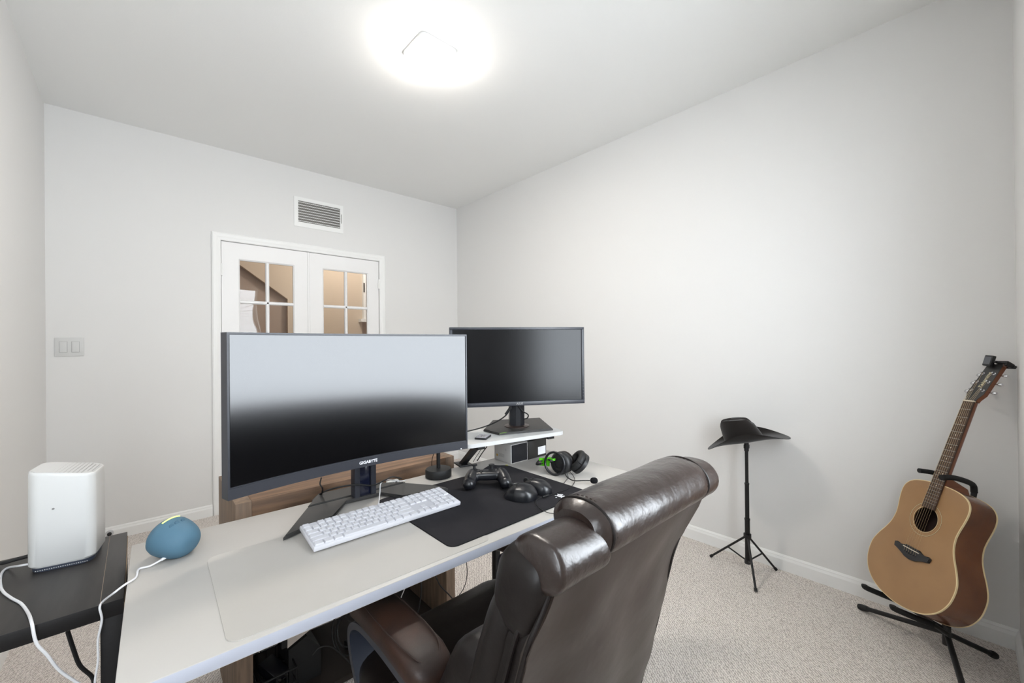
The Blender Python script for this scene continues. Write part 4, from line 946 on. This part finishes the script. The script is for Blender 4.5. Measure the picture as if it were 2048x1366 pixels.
# arms
for s in (-1, 1):
    axx = cx+s*.228
    b = BM(); rings = []
    pa = [(.668, .612, .2), (.674, .618, .7), (.690, .626, .93), (.72, .632, 1), (.82, .637, 1), (.92, .634, 1), (.98, .625, .96), (1.005, .612, .8), (1.015, .600, .35)]
    for y, z, e in pa:
        ring = []
        for j in range(28):
            a = 2*PI*j/28; ring.append((axx+.047*e*sgn(math.cos(a), .55), y, z+.026*(.35+.65*e)*sgn(math.sin(a), .6)))
        rings.append(ring)
    loft(b, rings); obj('arm_pad', b, leather_arm, ch)
    b = BM(); pts = []
    for i in range(48):
        a = 2*PI*i/48; pts.append((axx+.038*sgn(math.cos(a), .5), .835+.145*sgn(math.sin(a), .7), .6605-.0135*abs(math.sin(a))**8))
    tube(b, pts+[pts[0]], .0016, 6, sm=False); obj('arm_seam', b, stitch_m, ch)
    # bent band frame
    path = crom([(.66, .598), (.78, .607), (.90, .607), (.98, .592), (1.012, .555), (1.000, .500), (.955, .440), (.905, .395), (.84, .365), (.74, .352)], 5)if False else None
    ctrl = [(0, .70, .600), (0, .84, .606), (0, .95, .598), (0, 1.000, .565), (0, .995, .515), (0, .955, .455), (0, .905, .405), (0, .84, .370), (0, .74, .357)]
    path = crom(ctrl, 6); b = BM(); rings = []
    for i, p in enumerate(path):
        d = (path[min(i+1, len(path)-1)]-path[max(i-1, 0)]).normalized(); nrm = Vector((0, -d.z, d.y)); w_ = .030
        bx_ = axx+s*.010
        rings.append([Vector((bx_-w_, p.y, p.z))+nrm*.008, Vector((bx_+w_, p.y, p.z))+nrm*.008, Vector((bx_+w_, p.y, p.z))-nrm*.008, Vector((bx_-w_, p.y, p.z))-nrm*.008])
    loft(b, rings); bmesh.ops.bevel(b, geom=b.edges[:0], offset=.001, affect='EDGES'); obj('arm_frame', b, M('arm_frame_grey_%d' % (s+1), (40, 44, 54), .38, spec=.6, bump=[(400, .15, .0006)]), ch)
# tilt box, gas column, star base with casters
b = BM(); box(b, cx-.09, cx+.09, .70, .88, .30, .345, bev=.01); obj('tilt_mechanism', b, black_metal, ch)
b = BM(); box(b, cx-.035, cx+.035, .53, .74, .315, .335, bev=.004); box(b, cx-.035, cx+.035, .535, .560, .32, .50, bev=.004); obj('back_bracket', b, black_metal, ch)
b = BM(); cyl(b, (cx, .79, .075), (cx, .79, .30), .027, n=24); obj('gas_column', b, black_metal, ch)
b = BM(); cyl(b, (cx, .79, .065), (cx, .79, .12), .045, .035, 24); obj('hub', b, black_plastic, ch)
for k in range(5):
    a = 2*PI*k/5+.3; d = Vector((math.cos(a), math.sin(a), 0)); n_ = Vector((-d.y, d.x, 0)); o_ = Vector((cx, .79, 0))
    b = BM(); loft(b, [[o_+d*r+n_*w_+Vector((0, 0, z1)), o_+d*r-n_*w_+Vector((0, 0, z1)), o_+d*r-n_*w_+Vector((0, 0, z0)), o_+d*r+n_*w_+Vector((0, 0, z0))] for r, w_, z0, z1 in ((.035, .026, .070, .112), (.15, .022, .068, .100), (.30, .015, .062, .080))]); sp_ = obj('base_spoke', b, black_plastic, ch)
    b = BM()
    for q in (-.014, .006): cyl(b, o_+d*.292+n_*q+Vector((0, 0, .0265)), o_+d*.292+n_*(q+.009)+Vector((0, 0, .0265)), .0262, n=20)
    obj('caster', b, black_plastic, sp_)
# ================================================================== HAT STAND AND HAT
hx, hy = 2.447, .803
hst = thing('tripod_stand', 'black telescoping tripod stand holding the hat by the right wall', 'stand', (hx, hy, 0))
for z0, z1, r in ((.045, .290, .0125), (.285, .480, .0105), (.475, .665, .0085)):
    b = BM(); cyl(b, (hx, hy, z0), (hx, hy, z1), r, n=18); obj('pole_section', b, black_metal, hst)
for z, r in ((.286, .0138), (.478, .0117)):
    b = BM(); cyl(b, (hx, hy, z-.005), (hx, hy, z+.003), r, n=18); obj('collar', b, black_plastic, hst)
b = BM(); cyl(b, (hx, hy, .655), (hx, hy, .705), .0115, n=16); box(b, hx-.010, hx+.014, hy-.012, hy+.012, .668, .690, bev=.003); obj('clamp_head', b, black_plastic, hst)
b = BM(); cyl(b, (hx, hy, .188), (hx, hy, .205), .019, n=18); obj('leg_hub', b, black_plastic, hst)
b = BM(); cyl(b, (hx, hy, .045), (hx, hy, .066), .016, n=18); obj('lower_hub', b, black_plastic, hst)
for fx, fy in ((2.453, 1.002, 0.005)[:2], (2.566, .700), (2.271, 0.709, 0.005)[:2]):
    f = Vector((fx, fy, .006)); t = Vector((hx, hy, .197)); d = (f-t)
    b = BM(); cyl(b, t+d*.06, f-d*.02, .0055, n=12); lg_ = obj('leg', b, black_metal, hst)
    b = BM(); tube(b, [f-d*.05, f], .008, 10, sm=False); obj('rubber_foot', b, black_rubber, lg_)
    b = BM(); cyl(b, Vector((hx, hy, .056)), t+d*.52, .004, n=8); obj('strut', b, black_metal, hst)
hat = thing('cowboy_hat', 'black felt western hat with curled brim on the tripod stand', 'hat', (hx, hy, .70))
tdir = Vector((hx, hy, 0)).normalized(); U_ = Vector((tdir.y, -tdir.x, 0)); S_ = Vector((tdir.x, tdir.y, 0))    # U_ to the viewer's right, S_ away
HT = basis((hx, hy, .716), U_, S_, Vector((0, 0, 1))) @ Matrix.Rotation(math.radians(-14.5), 4, 'Y')
def brimz(u, s):
    a = u/.205; q = s/.145
    return .064*abs(q)**2.2*(1-.55*a*a)-.016*a*a-.004
b = BM(); N = 56; rings = []
for k in range(9):
    t = k/8; ring = []
    for i in range(N):
        a = 2*PI*i/N; u = math.cos(a)*(.092+(.202-.092)*t)-.008*(1-t); s = math.sin(a)*(.074+(.135-.074)*t)
        z = brimz(u, s)*t; ring.append((u, s*(1-.10*t*abs(math.sin(a))), z))
    rings.append(ring)
V0 = [[b.verts.new(HT @ Vector(p)) for p in r] for r in rings]; V1 = [[b.verts.new(HT @ (Vector(p)-Vector((0, 0, .0025)))) for p in r] for r in rings]
for A in (V0, V1):
    for p, q in zip(A, A[1:]):
        for i in range(N): b.faces.new((p[i], p[(i+1) % N], q[(i+1) % N], q[i]))
for i in range(N): b.faces.new((V0[-1][i], V0[-1][(i+1) % N], V1[-1][(i+1) % N], V1[-1][i]))
obj('brim', b, felt_m, hat)
b = BM(); rings = []
for k in range(14):
    t = k/13; ring = []
    for i in range(N):
        a = 2*PI*i/N
        if t < .72:
            h = t/.72; sc_ = 1-.20*h**1.4; z = .112*h
        else:
            h = (t-.72)/.28; sc_ = .80*(1-h)**.55 if h < 1 else 0; sc_ = .80*math.cos(h*PI/2); z = .112+.010*math.sin(h*PI/2)
        u = math.cos(a)*.096*sc_-.010-.020*(z/.112); s = math.sin(a)*.075*sc_
        crease = .030*math.exp(-(s/.022)**2)*max(0, (z-.07)/.05) if t > .6 else 0
        pinch = 0
        z2 = z-crease*(.9 if u > -.04 else 1.15)+.020*(u/.08)*max(0, z/.112)*(-.35)
        ring.append((u, s*(1-.18*max(0, -u/.09)*(z/.112)), z2))
    rings.append(ring)
V = [[b.verts.new(HT @ Vector(p)) for p in r] for r in rings]
for p, q in zip(V, V[1:]):
    for i in range(N): b.faces.new((p[i], p[(i+1) % N], q[(i+1) % N], q[i]))
b.faces.new(V[-1]); b.faces.new(V[0][::-1]); obj('crown', b, felt_m, hat)
b = BM(); rings = []
for z, e in ((0, 1.012), (.014, 1.0)):
    rings.append([HT @ Vector((math.cos(2*PI*i/N)*.0965*e-.010-.020*(z/.112), math.sin(2*PI*i/N)*.076*e, z)) for i in range(N)])
loft(b, rings, cap=False); obj('hat_band', b, felt_band, hat)
# ================================================================== GUITAR
gu = Vector((.2662, -.2483, .9314)); gv = Vector((-.7459, -.6651, .0359)); gn = Vector((-.6105, .7043, .3622))
GO = Vector((2.2468, .2005, .1971))
# keep the axes orthonormal
gu.normalize(); gn = (gn-gu*gn.dot(gu)).normalized(); gv = (gv-gu*gv.dot(gu)-gn*gv.dot(gn)).normalized()
def G3(u, v, n): return GO+gu*u+gv*v+gn*n
gt = thing('acoustic_guitar', 'natural wood acoustic guitar with cream binding leaning on its stand', 'guitar', GO)
HWt = [(0, 0), (.004, .045), (.012, .085), (.03, .128), (.06, .165), (.10, .188), (.14, .196), (.18, .194), (.22, .178), (.26, .155), (.295, .140), (.33, .134), (.36, .136), (.40, .143), (.43, .146), (.455, .143), (.475, .132), (.49, .112), (.500, .080), (.505, .045), (.507, 0)]
ctrl = [Vector((v, u, 0)) for u, v in HWt]
right = crom([(v, u, 0) for u, v in HWt], 4)
outl = [(p.y, max(0, p.x)) for p in right]; outl = outl+[(u, -v) for u, v in outl[-2:0:-1]]
def body(b, n0, n1, sc_=0):
    loft(b, [[G3(u, v, n0-(.012*(u/.5) if n0 < -.05 else 0)*-1) for u, v in outl], [G3(u, v, n1) for u, v in outl]])
def off(o_):
    out = []
    for i, (u, v) in enumerate(outl):
        a = outl[i-1]; c = outl[(i+1) % len(outl)]; t = Vector((c[0]-a[0], c[1]-a[1])).normalized(); n_ = Vector((t.y, -t.x)); out.append((u+n_.x*o_, v+n_.y*o_))
    return out
chk = off(.004); SG = 1 if max(v for u, v in chk) < max(v for u, v in outl) else -1
# sides
def dep(u): return -.115+.020*(u/.5)
b = BM(); rr = [[G3(u, v, dep(u)) for u, v in outl], [G3(u, v, -.0035) for u, v in outl]]
loft(b, rr, cap=False); obj('sides', b, mahog, gt)
b = BM(); A = [b.verts.new(G3(u, v, dep(u)-.0005)) for u, v in outl]; b.faces.new(A); obj('back', b, mahog, gt, smooth=False)
for nn_ in ('front', 'rear'):
    b = BM()
    for (o0, o1) in ((0, 0),):
        f = (lambda u: -.0002) if nn_ == 'front' else (lambda u: dep(u)-.001)
        s_ = -1 if nn_ == 'front' else 1
        i1 = off(.0008*-SG); i2 = off(.0022*SG); n = len(outl)
        loft(b, [[G3(i1[i][0], i1[i][1], f(outl[i][0])), G3(i2[i][0], i2[i][1], f(outl[i][0])+.0004*(-s_)), G3(i2[i][0], i2[i][1], f(outl[i][0])+.005*s_), G3(i1[i][0], i1[i][1], f(outl[i][0])+.005*s_)] for i in list(range(n))+[0]], cap=False)
    obj('binding', b, binding_m, gt)
# top with a real sound hole
b = BM(); hole = [(.355+.050*math.cos(2*PI*i/48), .050*math.sin(2*PI*i/48)) for i in range(48)]
ins = off(.0018*SG)
vo = [b.verts.new(G3(u, v, .0)) for u, v in ins]; vi = [b.verts.new(G3(u, v, .0)) for u, v in hole]
eo = [b.edges.new((vo[i], vo[(i+1) % len(vo)])) for i in range(len(vo))]; ei = [b.edges.new((vi[i], vi[(i+1) % 48])) for i in range(48)]
bmesh.ops.triangle_fill(b, use_beauty=True, use_dissolve=False, edges=eo+ei)
ret = bmesh.ops.extrude_face_region(b, geom=b.faces[:]); bmesh.ops.translate(b, verts=[v for v in ret['geom'] if isinstance(v, bmesh.types.BMVert)], vec=gn*-.003)
obj('soundboard', b, spruce, gt, smooth=False)
def ring(b, c, r0, r1, n0, n1, N=48):
    loft(b, [[G3(c+r0*math.cos(a), r0*math.sin(a), n0), G3(c+r1*math.cos(a), r1*math.sin(a), n0), G3(c+r1*math.cos(a), r1*math.sin(a), n1), G3(c+r0*math.cos(a), r0*math.sin(a), n1)] for a in [2*PI*i/N for i in range(N+1)]], cap=False)
b = BM()
for r0, r1 in ((.0515, .0530), (.0655, .0670)): ring(b, .355, r0, r1, .0002, .0005)
obj('rosette_line', b, binding_m, gt, smooth=False)
b = BM()
for r0, r1 in ((.0530, .0538), (.0648, .0655), (.0670, .0678)): ring(b, .355, r0, r1, .0002, .00045)
obj('rosette_dark_line', b, print_dark, gt, smooth=False)
b = BM(); A = [b.verts.new(G3(.355+.075*math.cos(2*PI*i/32), .075*math.sin(2*PI*i/32), -.06)) for i in range(32)]; b.faces.new(A); loft(b, [[G3(.355+.075*math.cos(2*PI*i/32), .075*math.sin(2*PI*i/32), n_) for i in range(32)] for n_ in (-.0032, -.06)], cap=False); obj('hole_shade_cup', b, hole_m, gt, smooth=False)  # added dark cup, its colour stands in for shade inside the body
# bridge
b = BM(); bp = [(.222, -.082), (.205, -.079), (.197, -.050), (.184, -.022), (.181, 0), (.184, .022), (.197, .050), (.205, .079), (.222, .082), (.226, .072), (.221, .050), (.231, .030), (.231, -.030), (.221, -.050), (.226, -.072)]
GM = basis(GO, gv, gu, gn)
prism(b, [(v, u) for u, v in bp], .0004, .0085, T=GM, bev=.002); obj('bridge', b, ebony, gt)
b = BM(); box(b, -.036, .036, .2195, .2225, .0085, .0115, T=GM @ TR(0, 0, 0)); obj('saddle', b, bone, gt, smooth=False)
for i in range(6):
    v = -.0265+.0106*i; b = BM(); lathe(b, G3(.204, v, .008), gn, [(.0028, 0), (.0028, .002), (.0015, .0035), (0, .0035)], 12); obj('bridge_pin', b, ebony, gt)
# neck
def nw(u): t = (u-.37)/(.862-.37); return (.0275+(.0215-.0275)*t)
b = BM(); rings = []
for u in [.47+.39*i/10 for i in range(11)]:
    w_ = nw(u)+.0004; dpt = .022 if u > .53 else .022+.05*(.53-u)/.06
    rings.append([G3(u, -w_, .0010)]+[G3(u, w_*math.sin(-PI/2+PI*j/10), .001-dpt*math.cos(-PI/2+PI*j/10)**.8 if 0 < j < 10 else .001) for j in range(1, 10)]+[G3(u, w_, .0010)])
loft(b, rings); obj('neck', b, neck_wood, gt)
b = BM(); loft(b, [[G3(.506, -.030, .0), G3(.506, .030, .0), G3(.506, .030, -.09), G3(.506, -.030, -.09)], [G3(.545, -.025, -.0), G3(.545, .025, -.0), G3(.525, .022, -.085), G3(.525, -.022, -.085)]]); obj('neck_heel', b, neck_wood, gt, smooth=False)
b = BM(); loft(b, [[G3(u, -nw(u), .0012), G3(u, nw(u), .0012), G3(u, nw(u), .0065), G3(u, -nw(u), .0065)] for u in (.400, .60, .860)]); obj('fretboard', b, rosewood, gt, smooth=False)
for k in range(1, 21):
    u = .219+.643*2**(-k/12)
    if u < .405: continue
    b = BM(); w_ = nw(u); loft(b, [[G3(u-.0009, v, .0064), G3(u+.0009, v, .0064), G3(u+.0005, v, .0077), G3(u-.0005, v, .0077)] for v in (-w_, w_)]); obj('fret', b, steel, gt, smooth=False)
b = BM()
for k in (3, 5, 7, 9, 12, 15):
    u = .219+.643*(2**(-k/12)+2**(-(k-1)/12))/2
    for v in ((0,) if k != 12 else (-.008, .008)): lathe(b, G3(u, v, .0065), gn, [(.0024, 0), (.0024, .0003), (0, .0003)], 12)
obj('fret_marker', b, bone, gt)
b = BM(); box(b, -.0222, .0222, .860, .8645, .001, .0085, T=GM); obj('nut', b, bone, gt, smooth=False)
# headstock, tilted back a little
HB0 = G3(.8645, 0, .001); tilt = math.radians(13); hu = (gu*math.cos(tilt)-gn*math.sin(tilt)); hn = (gn*math.cos(tilt)+gu*math.sin(tilt))
HM = basis(HB0, gv, hu, hn)
hp = [(-.0215, 0), (-.023, .012), (-.0335, .034), (-.0300, .168), (-.021, .186), (0, .176), (.021, .186), (.0300, .168), (.0335, .034), (.023, .012), (.0215, 0)]
b = BM(); prism(b, hp, -.015, -.0006, T=HM); obj('headstock', b, neck_wood, gt, smooth=False)
b = BM(); prism(b, hp, -.0005, .0010, T=HM); obj('headstock_face', b, head_m, gt, smooth=False)
b = BM(); text_bm(b, 'Takamine', .0195, HM @ TR(.001, .098, .0013) @ RZ(PI/2+.0) @ RZ(0), bold=.0002, shear=.35); obj('headstock_script', b, M('pale_gold_print', (214, 206, 170), .4), gt, smooth=False)
posts = []
for side in (-1, 1):
    for k in range(3):
        x, y = side*(.0235-.001*k), .050+.040*k
        posts.append((x, y))
        b = BM(); lathe(b, HM @ Vector((x, y, .001)), hn, [(.0055, 0), (.0055, .0015), (.003, .002), (.003, .010), (.0035, .011), (0, .011)], 16); pg = obj('tuning_post', b, chrome, gt)
        b = BM(); xo = side*(.0325-.0008*k*2); cyl(b, HM @ Vector((xo-side*.004, y, -.012)), HM @ Vector((xo+side*.016, y, -.012)), .0022, n=10)
        pillow(b, (0, 0, 0), (.0085, .0065, .0055), .7, .8, HM @ TR(xo+side*.022, y, -.012), 18, 12); obj('tuning_button', b, chrome, gt)
# strings
for i in range(6):
    v0 = -.0265+.0106*i; v1 = -.0182+.00728*i; px, py = posts[[0, 1, 2, 5, 4, 3][i]]
    b = BM(); tube(b, [G3(.206, v0, .0095), G3(.221, v0, .0122), G3(.862, v1, .0090), HM @ Vector((px*(.86), py, .0075))], (.00046-.00004*i), 5, sm=False); obj('string', b, string_m, gt)
# clip on tuner
tu = thing('clip_on_tuner', 'small black clip on tuner at the top of the guitar headstock', 'tuner', HM @ Vector((0, .18, 0)))
TT = HM @ TR(-.010, .180, .020) @ RZ(-.10) @ RX(.35)
b = BM(); box(b, -.017, .017, -.022, .022, -.007, .007, bev=.003, T=TT); obj('display_body', b, black_plastic, tu)
b = BM(); box(b, -.013, .013, -.015, .016, .0071, .0076, T=TT); obj('tuner_screen', b, M('lcd_grey', (92, 94, 100), .3), tu, smooth=False)
b = BM(); box(b, .006, .050, .176, .186, .004, .012, bev=.002, T=HM); box(b, .016, .052, .172, .184, -.026, -.018, bev=.002, T=HM); box(b, .036, .048, .170, .188, -.020, .008, bev=.003, T=HM); tube(b, [HM @ Vector((.0, .178, .016)), HM @ Vector((.012, .180, .012))], .005, 10, sm=False); obj('clip_jaw', b, black_plastic, tu)
# ================================================================== GUITAR STAND
gs = thing('guitar_stand', 'black tubular guitar stand under the acoustic guitar', 'guitar stand', (2.40, .10, 0))
hub = Vector((2.340, 0.057, 0.100))
b = BM(); cyl(b, hub+Vector((0, 0, -.045)), hub+Vector((0, 0, .03)), .013, n=16); obj('hub', b, black_plastic, gs)
for f in (Vector((2.477, 0.341, 0.012)), Vector((2.471, -0.072, 0.014)), Vector((2.050, -0.002, 0.012))):
    d = (f-hub)
    b = BM(); cyl(b, hub+d*.02, hub+d*.94, .0095, n=16); lg_ = obj('leg', b, black_metal, gs)
    b = BM(); tube(b, [hub+d*.88, hub+d*.95, f], lambda t: .0115+.002*math.sin(t*PI), 14); obj('rubber_foot', b, black_rubber, lg_)
b = BM(); top = Vector((2.500, -0.021, 0.630)); cyl(b, hub+Vector((0, 0, .02)), top, .009, n=14); obj('upright', b, black_metal, gs)
# lower cradle: cross bar and two padded prongs in front of the body
cl, cr = G3(-.016, -.115, -.13), G3(-.016, .10, -.13)
b = BM(); tube(b, [cl, cr], .008, 12, sm=False); obj('cradle_bar', b, black_metal, gs)
b = BM(); tube(b, [hub+Vector((0, 0, .01)), (cl+cr)/2], .009, 12, sm=False); obj('cradle_link', b, black_metal, gs)
for v in (-.115, .035):
    b = BM(); tube(b, [G3(-.018, v, -.135), G3(-.018, v, -.02), G3(-.016, v, .022), G3(-.008, v, .028)], .011, 12, 4); obj('padded_prong', b, foam_grip, gs)
# neck yoke
b = BM(); ky = Vector((2.490, -0.018, 0.622))
yk = [top, top+Vector((-.004, .003, .03)), Vector((2.440, 0.004, 0.685)), Vector((2.380, 0.037, 0.704)), Vector((2.340, 0.066, 0.707))]
tube(b, yk, .0105, 12, 5); obj('neck_yoke', b, foam_grip, gs)
b = BM(); tube(b, [Vector((2.421, 0.133, 0.702)), Vector((2.451, 0.102, 0.696)), Vector((2.470, 0.066, 0.688)), Vector((2.490, 0.010, 0.676))], .0095, 12, 5); obj('neck_yoke', b, foam_grip, gs)

# ------------------------------------------------------------------ groups for things of one kind
GR = {'computer_mouse': 'computer mice on the mouse pad', 'hanging_cable': 'cables hanging inside the console', 'coiled_cable': 'coiled cables inside the console',
      'router_cable': 'cables of the router', 'monitor_cable': 'cables of the side monitor', 'riser_cable': 'cables behind the riser leg', 'headset_cable': 'headset cables', 'floor_cable': 'cables near the floor'}
for o in bpy.data.objects:
    if o.parent is None and o.name.split('.')[0] in GR: o['group'] = GR[o.name.split('.')[0]]
